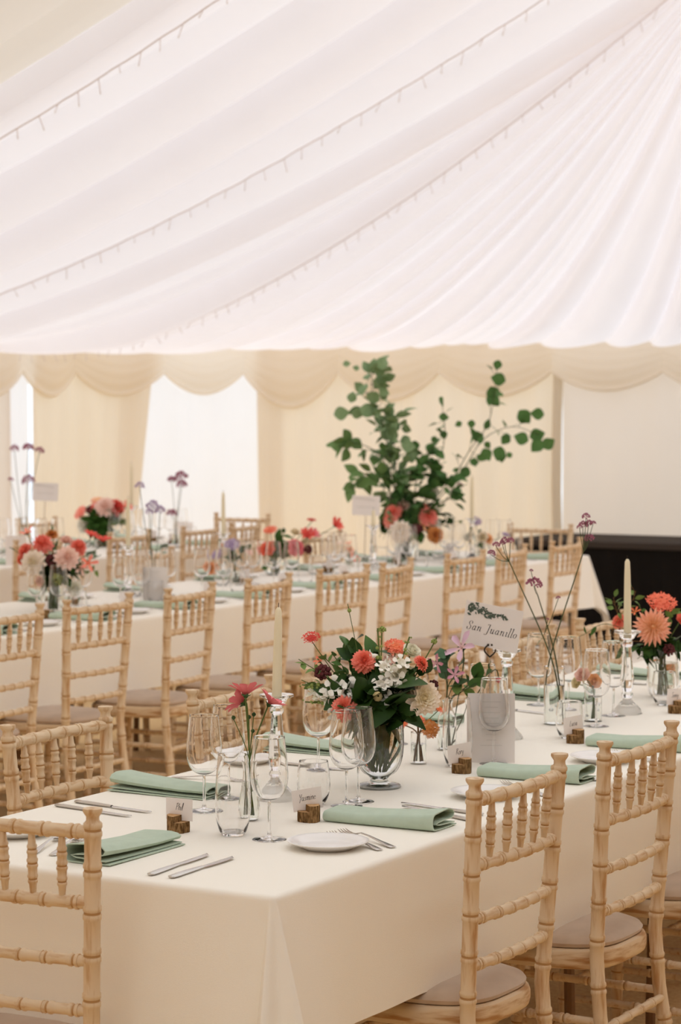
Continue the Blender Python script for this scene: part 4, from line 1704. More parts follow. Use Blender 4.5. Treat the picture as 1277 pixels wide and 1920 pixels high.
gl = 'greenery of the big footed bouquet'
LV = [  # tip px, dd, leaves, length, width, material, label
    ((640, 1196), .05, 8, .050, .013, 'leaf', 'green sprig reaching up beside the red scabious'),
    ((560, 1236), .02, 12, .032, .007, 'leaf_light', 'feathery pale sprig at the far candle side'),
    ((596, 1280), -.03, 14, .022, .006, 'leaf_light', 'pale budded sprig below the burgundy bloom'),
    ((670, 1290), -.05, 7, .075, .026, 'leaf_dark', 'broad dark leaf stem under the coral ball dahlia'),
    ((705, 1330), -.07, 8, .085, .036, 'leaf_dark', 'broad dark leaf stem over the vase rim'),
    ((735, 1285), -.05, 8, .085, .034, 'leaf_dark', 'broad dark leaf stem in the middle of the bouquet'),
    ((755, 1335), -.05, 9, .060, .018, 'leaf_dark', 'dark leaf stem below the cream dahlia'),
    ((650, 1262), .0, 8, .060, .022, 'leaf_dark', 'dark leaf stem behind the burgundy bloom'),
    ((775, 1270), .02, 8, .060, .020, 'leaf', 'green leaf stem behind the cream dahlia'),
    ((690, 1255), .06, 8, .070, .026, 'leaf', 'green leaf stem at the back of the bouquet'),
    ((735, 1225), .06, 8, .050, .016, 'leaf_dark', 'dark leaf stem among the upper white florets'),
    ((715, 1352), -.055, 7, .075, .032, 'leaf_dark', 'drooping dark leaf stem against the ribbed glass'),
    ((780, 1335), -.04, 14, .022, .006, 'leaf_light', 'thin budded sprig under the cream dahlia'),
    ((622, 1225), .0, 10, .026, .007, 'leaf', 'grassy green sprig over the burgundy bloom'),
    ((655, 1210), .04, 9, .065, .022, 'leaf_dark', 'dark leaf stem between red scabious and coral ball dahlia'),
    ((700, 1210), .05, 9, .060, .020, 'leaf', 'green leaf stem above the coral ball dahlia'),
    ((625, 1300), -.04, 9, .055, .020, 'leaf_dark', 'dark leaf stem above the low coral dahlia'),
    ((680, 1310), -.06, 8, .080, .032, 'leaf_dark', 'broad dark leaf stem beside the low coral dahlia'),
    ((690, 1345), -.06, 8, .080, .034, 'leaf_dark', 'broad dark leaf stem hanging on the wine glass side of the rim'),
    ((740, 1320), -.06, 8, .085, .036, 'leaf_dark', 'broad dark leaf stem hanging on the jar side of the rim'),
    ((565, 1275), -.01, 12, .026, .009, 'leaf_light', 'pale tipped sprig beyond the white trumpet flower'),
    ((600, 1225), .02, 12, .030, .008, 'leaf_light', 'feathery sprig under the red scabious'),
    ((800, 1255), .02, 8, .050, .017, 'leaf_dark', 'dark leaf stem behind the small coral dahlia'),
]
for i, ((x, y), dd, n, L, W, mt, lab) in enumerate(LV):
    sprig([foot(), neck(x, y), at_(lerp(neck and 711, x, .6), lerp(1340, y, .6), dd * .7), at_(x, y, dd)], lab, n, L, W, mt, gl, 80 + i, (.0018, .001), start=.42, spread=.9)
# cut stems packed in the water
for i in range(14):
    a = i * 2.4
    f = q + Vector((.012 * math.cos(a), .012 * math.sin(a), .046))
    tp = q + Vector((.044 * math.cos(a + .4), .044 * math.sin(a + .4), .165))
    sprig([f, f.lerp(tp, .5) + Vector((.016 * math.cos(a), .016 * math.sin(a), 0)), tp], 'bare stem standing in the water of the ribbed vase', 2, .05, .02, 'leaf_dark', 'stems packed in the ribbed vase', 300 + i, (.0017, .0015), start=.85)

# --- small jar of orange blooms
q = on(785, 1432)
vase('jar_vase', [(.0185, 0), (.0195, .003), (.0195, .074), (.0190, .078)], .0014, q, 'small straight glass jar with rust orange flowers', water=.05)
d1 = depth(q)
g = 'rust orange flowers in the small jar'
flower('celosia', 'rust', 806, 1367, d1 - .01, cdir(.4, .3, .8), .022, q + Vector((.006, -.004, .007)), 'drooping rust flower head over the small jar', g, mid=q + Vector((.004, 0, .075)), stem='b', r=.0022, name='celosia_flower')
flower('celosia', 'scarlet', 783, 1352, d1 - .005, cdir(.1, .7, .6), .017, q + Vector((-.008, .006, .007)), 'orange red flower head above the small jar', g, mid=q + Vector((-.003, 0, .075)), stem='b', r=.0024, name='celosia_flower')
flower('celosia', 'scarlet', 757, 1357, d1 + .02, cdir(-.5, .5, .5), .013, q + Vector((-.004, -.006, .007)), 'small orange flower head on the vase side of the jar', g, mid=q + Vector((-.006, 0, .075)), stem='b', r=.0016, name='celosia_flower')
flower('celosia', 'scarlet', 823, 1330, d1 + .03, cdir(.5, .6, .4), .010, q + Vector((.004, .006, .007)), 'tiny orange flower beneath the cream dahlia tip', g, mid=q + Vector((.006, 0, .08)), stem='g', r=.0012, name='celosia_flower')

# --- clear bottle of mauve clematis
q = on(838, 1406)
vase('bottle_vase', [(.0225, 0), (.0240, .004), (.0240, .075), (.0190, .092), (.0115, .108), (.0105, .122), (.0130, .128)], .0016, q, 'clear bottle vase with mauve clematis beside the big bouquet', water=.06)
d2 = depth(q)
g = 'mauve clematis in the bottle'
mo = q + Vector((0, 0, .118))
flower('star', 'mauve', 866, 1215, d2, cdir(-.35, .45, .6), .046, q + Vector((.01, 0, .006)), 'large pale mauve clematis against the name sign corner', g, mid=dep(866, 1270, d2), stem='d', name='clematis_flower')
flower('star', 'pink_lily', 852, 1266, d2 - .02, cdir(.1, .4, .8), .026, q + Vector((-.008, 0, .006)), 'rose pink clematis low in the bottle group', g, mid=mo + Vector((0, 0, .03)), stem='d', name='clematis_flower')
flower('star', 'pink_lily', 820, 1243, d2 - .01, cdir(-.5, -.2, .6), .028, q + Vector((0, .01, .006)), 'nodding rose pink clematis beside the small coral dahlia', g, mid=mo + Vector((0, 0, .05)), stem='d', name='clematis_flower')
flower('bud', 'rose', 936, 1275, d2 + .08, cdir(.1, -.8, .3), .0085, q + Vector((.01, .005, .006)), 'closed deep pink bud hanging beside the candle stub', g, mid=dep(920, 1262, d2 + .06), stem='d', name='clematis_bud', cat='flower bud')
for i, (tip, n, L, W, mt, lab) in enumerate((
        ((836, 1218), 6, .042, .019, 'leaf_blue', 'blue green leaf stem behind the mauve clematis'),
        ((900, 1262), 5, .045, .017, 'leaf', 'green leaf stem bending below the name sign'),
        ((925, 1256), 5, .038, .015, 'leaf', 'green leaf stem touching the candle stub'),
        ((876, 1285), 4, .045, .013, 'leaf_light', 'pale leaf stem drooping beside the menu sheet'),
        ((862, 1240), 5, .045, .017, 'leaf_dark', 'dark leaf stem under the mauve clematis'))):
    sprig([q + Vector((.004 * i - .008, 0, .006)), mo, dep(lerp(845, tip[0], .6), lerp(1320, tip[1], .6), d2), dep(*tip, d2 + .02 * i)], lab, n, L, W, mt, 'greenery in the clear bottle', 130 + i, (.0014, .0009), 'stem_dark', start=.6)

# --- tall cylinder of purple verbena
q = on(1039, 1358)
vase('cylinder_vase', [(.0275, 0), (.0290, .003), (.0290, .150), (.0285, .154)], .0016, q, 'tall glass cylinder holding long stemmed purple verbena', water=.11)
d3 = depth(q)
X = q + Vector((0, 0, .165))
g = 'purple verbena in the tall cylinder'
VV = [((940, 1020), 'long verbena stem leaning toward the middle table'),
      ((1103, 985), 'long verbena stem leaning toward the black stage'),
      ((1001, 1098), 'shorter verbena stem with one round purple head')]
feet = [dep(1052, 1352, d3 - .01), dep(1022, 1354, d3), dep(1056, 1340, d3 + .01)]
HE = [[(921, 1040, .011), (930, 1024, .010), (946, 1018, .012), (957, 1016, .010), (942, 1021, .008)],
      [(1099, 971, .011), (1093, 987, .012), (1104, 984, .011), (1087, 990, .008), (1112, 983, .008), (1105, 1012, .013)],
      [(1001, 1099, .020), (996, 1071, .005), (1047, 1122, .006), (1027, 1162, .004)]]
br = [(955, 1053), (1094, 1035), (1008, 1115)]
for i, ((tip, lab), ft) in enumerate(zip(VV, feet)):
    t = thing('verbena_flower', lab, 'flower', ft, 0, g)
    sm = M()
    fk = dep(*br[i], d3)
    xx = dep((1034, 1030, 1040)[i], (1235, 1240, 1225)[i], d3 + .01 * (i - 1))
    main = spline([ft, xx, fk], 20)
    sm.tube([p - ft for p in main], [lerp(.0024, .0015, k / (len(main) - 1)) for k in range(len(main))], 6)
    rv = random.Random(i)
    for (x, y, S) in HE[i]:
        c = dep(x, y, d3 + rv.uniform(-.02, .02))
        st = fk if i < 2 or y < 1110 else dep(1020, 1190, d3)
        sm.tube([p - ft for p in spline([st, st.lerp(c, .5) + Vector((0, 0, -.006)), c], 8)], .0010, 5)
        b = obj('flower_head', bloom('verbena', S * 1.05, rv), 'plum', t)
        b.matrix_local = Matrix.Translation(c - ft) @ frame(Vector((rv.uniform(-.3, .3), rv.uniform(-.3, .3), 1)))
    fm = M()
    if i == 2:
        for a, b in (((1030, 1194), (972, 1189)), ((1036, 1196), (1078, 1212))):
            a, b = dep(*a, d3) - ft, dep(*b, d3) - ft
            leaf(fm, a, b - a, Vector((0, 0, 1)), (b - a).length, .004, rv)
        obj('leaf_blade', fm, 'leaf_dark', t)
    obj('stem', sm, 'stem_dark', t)

# --- pale ranunculus jar
q = on(1112, 1352)
vase('jar_vase', [(.0230, 0), (.0245, .003), (.0245, .085), (.0235, .090)], .0015, q, 'small glass jar of pale pink ranunculus', water=.05)
d4 = depth(q)
g = 'pale ranunculus in the small jar'
for i, (x, y, mt, S, fc, lab) in enumerate(((1093, 1268, 'blush', .023, (-.3, .5, .7), 'pale pink ranunculus nearest the verbena'), (1112, 1280, 'peach', .025, (.2, .4, .8), 'salmon pink ranunculus nearest the tall candlestick'), (1083, 1281, 'cream', .018, (-.6, .3, .6), 'creamy yellow ranunculus behind the pink ones'))):
    flower('rose', mt, x, y, d4 + .02 * i, cdir(*fc), S, q + Vector((.008 - .008 * i, 0, .008)), lab, g, mid=q + Vector((0, 0, .085)), name='ranunculus_flower')

# --- the peach dahlia vase
q = on(1243, 1307)
vase('round_vase', [(.030, 0), (.034, .003), (.044, .018), (.0485, .045), (.0475, .085), (.0440, .125), (.0450, .150)], .0020, q, 'rounded clear vase with the large peach dahlia', water=.105)
d5 = depth(q)
mo = q + Vector((0, 0, .15))
g = 'flowers around the large peach dahlia'


def fg(kind, mt, px, py, dd, face, S, label, **kw):
    a = rr.uniform(0, 6.28)
    kw.setdefault('mid', mo + RT * .02 * max(-1, min(1, (px - 1243) / 60)))
    return flower(kind, mt, px, py, d5 + dd, cdir(*face), S, q + Vector((.016 * math.cos(a), .016 * math.sin(a), .008)), label, g, **kw)


fg('cactus', 'peach', 1224, 1176, -.07, (-.1, .2, .95), .058, 'large spiky peach dahlia facing out beside the tall candle', name='dahlia_flower')
fg('celosia', 'scarlet', 1241, 1132, .03, (.1, .8, .5), .042, 'broad orange red flower head above the peach dahlia', name='celosia_flower')
fg('dahlia', 'coral', 1160, 1165, .05, (-.6, .4, .6), .026, 'coral flower half hidden behind the tall candle', name='dahlia_flower')
fg('star', 'scarlet', 1191, 1148, .0, (-.3, .7, .5), .020, 'small orange flower between candle and peach dahlia', name='geum_flower')
fg('rose', 'coral', 1276, 1163, -.02, (.4, .5, .7), .020, 'red orange bloom beyond the peach dahlia', name='zinnia_flower')
fg('cluster', 'burgundy', 1254, 1218, -.05, (.2, .2, .9), .020, 'dark brown red bloom at the vase rim', name='sweet_william_flower')
fg('celosia', 'rust', 1228, 1250, .16, (-.2, .3, .6), .022, 'pale rust bloom behind the vase', name='celosia_flower')
for i, (tip, dd, n, L, W, mt, lab) in enumerate((
        ((1165, 1215), -.02, 6, .048, .018, 'leaf', 'leaf stem behind the candlestick cup'),
        ((1195, 1235), -.05, 6, .060, .020, 'leaf', 'leaf stem drooping beside the candlestick'),
        ((1215, 1220), -.03, 9, .045, .016, 'leaf_dark', 'dark leaf stem under the peach dahlia'),
        ((1245, 1222), -.03, 10, .045, .016, 'leaf_dark', 'dark leaf stem on the vase rim'),
        ((1270, 1222), -.02, 9, .045, .016, 'leaf_dark', 'dark leaf stem at the vase far rim'),
        ((1196, 1130), .02, 6, .025, .006, 'leaf', 'small green tip above the orange flower'),
        ((1262, 1140), -.02, 12, .030, .010, 'leaf_light', 'pale leaf stem over the orange red head'),
        ((1230, 1200), .05, 10, .050, .018, 'leaf_dark', 'dark leaf stem behind the peach dahlia'))):
    sprig([q + Vector((.012 * math.cos(i), .012 * math.sin(i), .008)), mo + RT * .02 * (tip[0] - 1243) / 60, dep(*tip, d5 + dd)], lab, n, L, W, mt, 'greenery around the peach dahlia', 150 + i, (.0018, .001), start=.6, spread=.9)
# the long wandering clematis vine reaching past the candle
sprig([q + Vector((-.01, 0, .01)), mo + RT * -.02, dep(1150, 1195, d5 - .03), dep(1165, 1152, d5), dep(1186, 1125, d5 + .02), dep(1192, 1108, d5 + .02)], 'wiry vine tip with pale leaves behind the tall candle', 9, .026, .008, 'leaf_light', 'greenery around the peach dahlia', 170, (.0012, .0007), 'stem_brown', start=.62, twig=.02)
sprig([q + Vector((-.012, .004, .01)), mo + RT * -.035, dep(1140, 1170, d5), dep(1090, 1192, d5 - .02), dep(1040, 1198, d5 - .03), dep(985, 1192, d5 - .03)], 'long thin vine arching from the dahlia vase to the verbena', 5, .03, .006, 'leaf', 'greenery around the peach dahlia', 171, (.0012, .0006), 'stem_dark', start=.45)
sprig([q + Vector((-.012, -.004, .01)), mo + RT * -.02, dep(1168, 1165, d5 + .02), dep(1155, 1140, d5 + .03), dep(1150, 1120, d5 + .03)], 'pale leaved vine tip on the verbena side of the candle', 10, .024, .008, 'leaf_light', 'greenery around the peach dahlia', 172, (.0010, .0006), 'stem_brown', start=.68, twig=.012)

#PART3
# ================================================================== THE MIDDLE TABLE
def project_u(u, v, z=TZ):
    return pix((u, v, z))


def nth(i, n):
    return ORD[n - 1 - i]


def settings(us, v_edge, side, tname, gname, full=True, seed=0, skip=()):
    """place settings along one side of a table; side +1: guests face +v"""
    rr = random.Random(seed)
    n = len(us)
    for i, u in enumerate(us):
        k = nth(i, n)
        y = lambda d: v_edge + side * d
        rz = 0 if side > 0 else pi
        w = '%s from the stage end, %s' % (k, tname)
        j = lambda a=.02: rr.uniform(-a, a)
        put('nap', make_napkin, (u + .03 + j(), y(.165), TZ), rz + j(.08), 'sage napkin, %s' % w, 'sage napkins on the ' + gname)
        put('plate', make_plate, (u - side * .25 + j(), y(.15), TZ), 0, 'white side plate, %s' % w, 'side plates on the ' + gname)
        if full:
            put('knife', make_knife, (u + side * .135 + j(.01), y(.16), TZ), (0 if side > 0 else pi) + j(.1), 'inner knife, %s' % w, 'cutlery on the ' + gname)
            put('knife', make_knife, (u + side * .165 + j(.01), y(.155), TZ), (0 if side > 0 else pi) + j(.1), 'outer knife, %s' % w, 'cutlery on the ' + gname)
            put('fork', make_fork, (u - side * .10 + j(.01), y(.17), TZ), (0 if side > 0 else pi) + j(.1), 'fork, %s' % w, 'cutlery on the ' + gname)
        put('wine', make_wine_glass, (u + side * .13 + j(), y(.36) + j(), TZ), 0, 'wine glass closest to the knives, %s' % w, 'wine glasses on the ' + gname)
        put('wine', make_wine_glass, (u + side * .06 + j(), y(.41) + j(.01), TZ), 0, 'second wine glass, %s' % w, 'wine glasses on the ' + gname)
        put('tumb', make_tumbler, (u + side * .20 + j(), y(.33) + j(), TZ), 0, 'water tumbler, %s' % w, 'tumblers on the ' + gname)
        if i not in skip:
            lo = (u - .02 + j(), y(.325), TZ)
            place_card('', lo, -pi / 2 * side + j(.3), 'small white name card, %s' % w, 'log card holder, %s' % w, i + seed, 0, False)


settings([u for u in (6.78, 7.35, 7.98, 8.60, 9.22, 9.86, 10.46, 11.06, 11.66, 12.25)], TB[2], 1, 'middle table near side', 'middle table near side', True, 5)
settings([7.9, 8.6, 9.25, 10.0, 10.85, 11.6, 12.2], TB[3], -1, 'middle table far side', 'middle table far side', False, 9)
settings([7.3, 7.9, 8.5], TA[2], 1, 'front table far end', 'far end of the front table', True, 23)
settings([10.45, 11.1, 11.8, 12.4], TC[2], 1, 'back table near side', 'back table near side', False, 13)
settings([11.2, 12.1, 12.6], TC[3], -1, 'back table curtain side', 'back table curtain side', False, 17)


def posy(base, prof, vlabel, glabel, items, leaves, seed, water=None, th=.002, mouth=None, glass='glass'):
    """a vase on a cloth with its blooms and sprigs; heads are given where they stand against the room"""
    rr = random.Random(seed)
    q = Vector(base)
    v = vase('glass_vase', prof, th, q, vlabel, water=water, glass=glass)
    top = prof[-1][1]
    rm = prof[-1][0] * .6
    D = depth(q)
    for i, (kind, mt, x, y, dd, face, S, lab) in enumerate(items):
        a = rr.uniform(0, 6.28)
        hx = dep(x, y, D + dd)
        k = max(-1, min(1, (hx - q).dot(RT) / .15))
        flower(kind, mt, x, y, D + dd, cdir(*face), S, q + Vector((rm * .5 * math.cos(a), rm * .5 * math.sin(a), .01)), lab, glabel,
               mid=q + RT * rm * k + Vector((0, 0, top)), name=kind_name(kind), r=.0018)
    for i, (x, y, dd, n, L, W, mt, lab) in enumerate(leaves):
        hx = dep(x, y, D + dd)
        k = max(-1, min(1, (hx - q).dot(RT) / .15))
        sprig([q + Vector((rm * .4 * math.cos(i), rm * .4 * math.sin(i), .01)), q + RT * rm * k + Vector((0, 0, top)), hx], lab, n, L, W, mt, 'greenery, ' + glabel, seed * 10 + i, (.0022, .0012), start=.5, spread=.9)
    return q, D


def kind_name(k):
    return {'dahlia': 'dahlia_flower', 'ball': 'dahlia_flower', 'cactus': 'dahlia_flower', 'decor': 'dahlia_flower', 'celosia': 'celosia_flower', 'star': 'clematis_flower', 'rose': 'rose_flower',
            'cluster': 'sweet_william_flower', 'scabious': 'scabious_flower', 'bud': 'flower_bud', 'verbena': 'verbena_flower', 'cosmos': 'cosmos_flower'}[k]


CYL = lambda r, h: [(r * .94, 0), (r, .004), (r, h * .5), (r, h)]
BOWL = lambda r, h: [(r * .55, 0), (r * .62, .004), (r * .92, h * .25), (r, h * .5), (r * .88, h * .85), (r * .9, h)]
# big bouquet near the cut-off end of the middle table
b1 = on(100, 1146)
posy(b1, CYL(.052, .155), 'clear glass cylinder with cream dahlias on the middle table', 'flowers of the cream dahlia cylinder', [
    ('decor', 'cream', 62, 1056, -.09, (-.3, .2, .9), .058, 'large cream dahlia low on the outer side of the cylinder'),
    ('decor', 'blush', 126, 1046, -.09, (.2, .4, .85), .056, 'large blush cream dahlia in the middle of the cylinder'),
    ('ball', 'coral', 80, 1020, -.02, (-.2, .8, .5), .050, 'broad coral flower head over the cream dahlias'),
    ('dahlia', 'coral', 47, 1033, .0, (-.7, .5, .4), .042, 'coral dahlia turned outward beside the cream one'),
    ('dahlia', 'scarlet', 40, 1048, .02, (-.8, .2, .4), .030, 'small coral bloom below the outward coral dahlia'),
    ('star', 'coral', 51, 1000, .0, (-.3, .8, .4), .036, 'coral flower standing highest on the outer side'),
    ('ball', 'coral', 147, 1026, -.02, (.5, .7, .4), .042, 'coral flower head beside the red zinnias'),
    ('cosmos', 'red', 170, 1006, .0, (.3, .9, .2), .036, 'flat red flower lying at the top of the cylinder bouquet'),
    ('cosmos', 'red', 193, 1016, .02, (.1, .9, .2), .040, 'flat red flower on the wine glass side'),
    ('star', 'coral', 165, 1056, -.03, (.4, .2, .8), .042, 'coral pink star flower under the red ones'),
    ('star', 'blush', 152, 1064, -.03, (.3, 0, .8), .036, 'pale coral star flower low in the bouquet'),
    ('dahlia', 'rust', 97, 1002, .02, (0, .8, .5), .030, 'orange bloom among the upper leaves'),
    ('rose', 'blush', 124, 1016, .02, (.1, .8, .5), .028, 'dusky pink bloom behind the blush dahlia'),
    ('cluster', 'burgundy', 99, 1052, -.07, (0, .3, .9), .034, 'dark red bloom between the two cream dahlias'),
    ('cluster', 'green_bud', 107, 1086, -.06, (.1, .2, .9), .030, 'greenish round head at the rim of the cylinder'),
    ('rose', 'white', 138, 1102, -.05, (.5, -.2, .8), .036, 'white bloom drooping past the cylinder rim'),
    ('rose', 'blush', 78, 1090, -.05, (-.4, 0, .8), .026, 'pale bloom at the outer rim of the cylinder')], [
    (100, 985, .03, 10, .05, .014, 'leaf', 'leafy tip at the top of the cream dahlia cylinder'),
    (25, 1030, .0, 10, .035, .009, 'leaf', 'curling tendril sprig on the outer side of the cylinder'),
    (110, 1050, -.05, 9, .07, .024, 'leaf_dark', 'dark leaf stem between the cream dahlias'),
    (150, 1055, -.04, 9, .065, .020, 'leaf_dark', 'dark leaf stem under the coral head'),
    (95, 1085, -.06, 9, .07, .026, 'leaf_dark', 'dark leaf stem over the cylinder rim'),
    (125, 1088, -.06, 9, .07, .026, 'leaf_dark', 'dark leaf stem below the blush dahlia'),
    (140, 1078, -.05, 8, .06, .02, 'leaf', 'green leaf stem below the blush dahlia'),
    (190, 1040, .0, 14, .03, .008, 'leaf', 'fine leaf spray below the flat red flowers'),
    (185, 1070, .0, 12, .03, .008, 'leaf_light', 'fine pale spray drooping beside a wine glass'),
    (80, 1050, .03, 8, .06, .018, 'leaf', 'green leaf stem inside the cylinder bouquet of the middle table'),
    (160, 1020, .02, 8, .045, .012, 'leaf', 'green leaf stem behind the coral head of the cylinder'),
    (60, 1008, .03, 8, .04, .012, 'leaf_light', 'pale leaf stem beside the highest coral flower')], 3, .11)
# low bowl of red and pink in the middle
posy(on(515, 1078), BOWL(.062, .085), 'low round glass bowl with red and orange flowers', 'flowers of the low red bowl', [
    ('rose', 'scarlet', 503, 1032, -.04, (-.2, .5, .8), .044, 'orange red bloom over the bowl rim'),
    ('celosia', 'scarlet', 507, 995, .0, (-.2, .8, .4), .034, 'coral red bloom at the top of the low bowl'),
    ('dahlia', 'rose', 555, 1027, -.05, (.4, .3, .8), .052, 'rose pink dahlia on the stage side of the low bowl'),
    ('cosmos', 'red', 575, 1006, .0, (.2, .7, .5), .048, 'red cosmos above the rose dahlia'),
    ('cosmos', 'rose', 586, 1003, .02, (.5, .6, .4), .042, 'pink red cosmos beside the red one'),
    ('celosia', 'red', 584, 976, .03, (.1, .95, .1), .024, 'small flat red flower on a high stem'),
    ('cosmos', 'red', 628, 985, .02, (.6, .4, .5), .046, 'red flower leaning farthest toward the name sign'),
    ('cluster', 'burgundy', 577, 1030, -.04, (.5, .2, .8), .026, 'dark red bloom next to the rose dahlia'),
    ('star', 'blush', 492, 1030, -.02, (-.6, .4, .5), .030, 'pale pink bloom on the curtain side of the low bowl'),
    ('rose', 'cream', 553, 1000, .03, (.2, .7, .5), .028, 'cream bloom behind the red cosmos')], [
    (520, 1012, -.02, 10, .06, .022, 'leaf', 'leaf stem in the middle of the low bowl'),
    (530, 1000, .0, 10, .05, .018, 'leaf', 'upright leaf stem in the low bowl'),
    (525, 1030, -.05, 9, .055, .020, 'leaf_dark', 'dark leaf stem over the low bowl rim'),
    (545, 1020, -.03, 9, .055, .018, 'leaf_dark', 'dark leaf stem behind the rose dahlia'),
    (535, 990, .02, 6, .035, .012, 'leaf_dark', 'small leaf tip above the low bowl'),
    (570, 1040, -.02, 8, .04, .014, 'leaf_dark', 'dark leaf stem below the rose dahlia'),
    (490, 1068, -.06, 3, .05, .022, 'leaf', 'single leaf drooping to the cloth by the bowl')], 4, .05)
# lilac jar and peach bloom by the candle
posy(on(440, 1092), CYL(.026, .105), 'narrow jar of lilac flowers beside a candle', 'lilac flowers in the narrow jar', [
    ('celosia', 'lilac', 435, 1022, -.02, (-.1, .6, .7), .034, 'lilac flower head on the jar rim'),
    ('celosia', 'lilac', 406, 1040, .03, (-.5, .5, .6), .026, 'lilac flower on the curtain side of the candle'),
    ('rose', 'peach', 395, 1066, -.06, (-.2, .1, .9), .034, 'peach bloom low beside the wine glasses'),
    ('celosia', 'blush', 466, 1035, .02, (.5, .6, .5), .022, 'pale pink flower on the stage side of the jar')], [
    (434, 1040, -.02, 8, .05, .02, 'leaf', 'leaf stem below the lilac head'),
    (462, 1030, .02, 8, .045, .016, 'leaf_dark', 'dark leaf stem on the stage side of the jar'),
    (436, 1011, .0, 5, .04, .014, 'leaf_dark', 'dark leaf above the lilac head')], 5, .06)
# orange freesia jar
posy(on(655, 1062), CYL(.024, .09), 'little jar with a single orange flower spray', 'orange spray in the little jar', [
    ('star', 'scarlet', 654, 1020, 0, (-.2, .7, .4), .026, 'orange flower at the tip of the thin spray'),
    ('star', 'scarlet', 657, 1032, -.01, (.3, .5, .6), .032, 'orange flower in the middle of the thin spray'),
    ('star', 'scarlet', 661, 1044, -.02, (.4, .2, .8), .032, 'orange flower lowest on the thin spray'),
    ('star', 'blush', 640, 1020, .02, (-.4, .6, .4), .022, 'pale lilac pink flower by the orange spray')], [
    (652, 1050, 0, 4, .03, .010, 'leaf', 'small leaf at the foot of the orange spray')], 6, .05)
# pale posy at the stage end
posy(on(905, 1048), BOWL(.048, .085), 'low bowl of pale and orange blooms near the stage', 'pale blooms near the stage', [
    ('rose', 'cream', 905, 1008, -.03, (-.1, .4, .9), .034, 'cream bloom with peach heart in the low bowl near the stage'),
    ('dahlia', 'peach', 916, 1010, .0, (.6, .4, .6), .036, 'peach orange bloom beside the cream one near the stage'),
    ('celosia', 'lilac', 891, 978, .03, (.1, .7, .6), .034, 'lilac flower head high behind the pale bowl'),
    ('celosia', 'lilac', 948, 1003, .05, (.2, .8, .3), .022, 'lilac white flower tip near the stage chairs'),
    ('rose', 'white', 882, 1008, .0, (-.5, .4, .7), .032, 'white bloom on the greenery side of the pale bowl')], [
    (900, 996, .02, 7, .04, .012, 'leaf', 'leaf stem behind the pale bowl blooms'),
    (880, 990, .03, 7, .04, .012, 'leaf_light', 'pale leaf stem by the white bloom')], 8, .05)

# the tall greenery arrangement
q = on(762, 1050)
D = depth(q)
posy(q, [(.040, 0), (.046, .004), (.060, .03), (.070, .08), (.066, .13), (.070, .17)], 'large clear vase holding the tall leafy branches', 'flowers below the tall branches', [
    ('decor', 'cream', 750, 999, -.12, (-.1, .3, .9), .072, 'large cream dahlia at the foot of the tall branches'),
    ('dahlia', 'coral', 737, 960, -.04, (-.3, .5, .7), .056, 'bright coral bloom on the curtain side of the tall branches'),
    ('celosia', 'coral', 733, 976, -.06, (-.4, .3, .8), .040, 'orange coral bloom below the bright coral one'),
    ('dahlia', 'coral', 803, 968, -.05, (.2, .5, .8), .060, 'bright coral bloom in front of the tall branches'),
    ('celosia', 'coral', 795, 952, .0, (0, .8, .4), .034, 'small coral head above the bright coral bloom'),
    ('dahlia', 'rust', 816, 1003, -.08, (.3, .2, .9), .052, 'rusty orange flat flower on the stage side'),
    ('rose', 'blush', 757, 950, .0, (0, .6, .7), .038, 'pale pink bloom among the branch bases'),
    ('star', 'peach', 794, 986, -.06, (.1, .3, .9), .040, 'peach star bloom beneath the coral bloom'),
    ('rose', 'white', 812, 982, -.02, (.3, .5, .6), .040, 'white bloom behind the rusty orange flower'),
    ('rose', 'white', 811, 922, .03, (.2, .5, .7), .036, 'white bloom high among the dense leaves'),
    ('rose', 'cream', 735, 946, .02, (-.3, .6, .6), .034, 'cream bloom behind the bright coral one'),
    ('cluster', 'burgundy', 783, 993, -.08, (0, .3, .9), .036, 'dark red bloom in the middle below the branches'),
    ('verbena', 'plum', 836, 903, .05, (.1, .9, .3), .020, 'purple verbena head beside the round leaves'),
    ('verbena', 'plum', 862, 912, .06, (.2, .9, .3), .018, 'purple verbena head closest to the candle')], [
    (712, 995, -.04, 9, .07, .026, 'leaf_dark', 'leaf stem reaching toward the name sign'),
    (790, 1010, -.12, 12, .07, .026, 'leaf', 'leaf stem over the vase mouth'),
    (775, 985, -.08, 10, .08, .03, 'leaf_dark', 'dark leaf stem in the flower mass'),
    (850, 985, -.02, 12, .07, .024, 'leaf_dark', 'dark leaf stem on the stage side of the vase'),
    (835, 960, .02, 12, .08, .028, 'leaf_dark', 'dark leaf stem behind the bright coral bloom'),
    (870, 975, .02, 14, .035, .010, 'leaf_light', 'fine pale spray on the stage side')], 7, .12)
top = q + Vector((0, 0, .17))
g = 'tall leafy branches in the large vase'
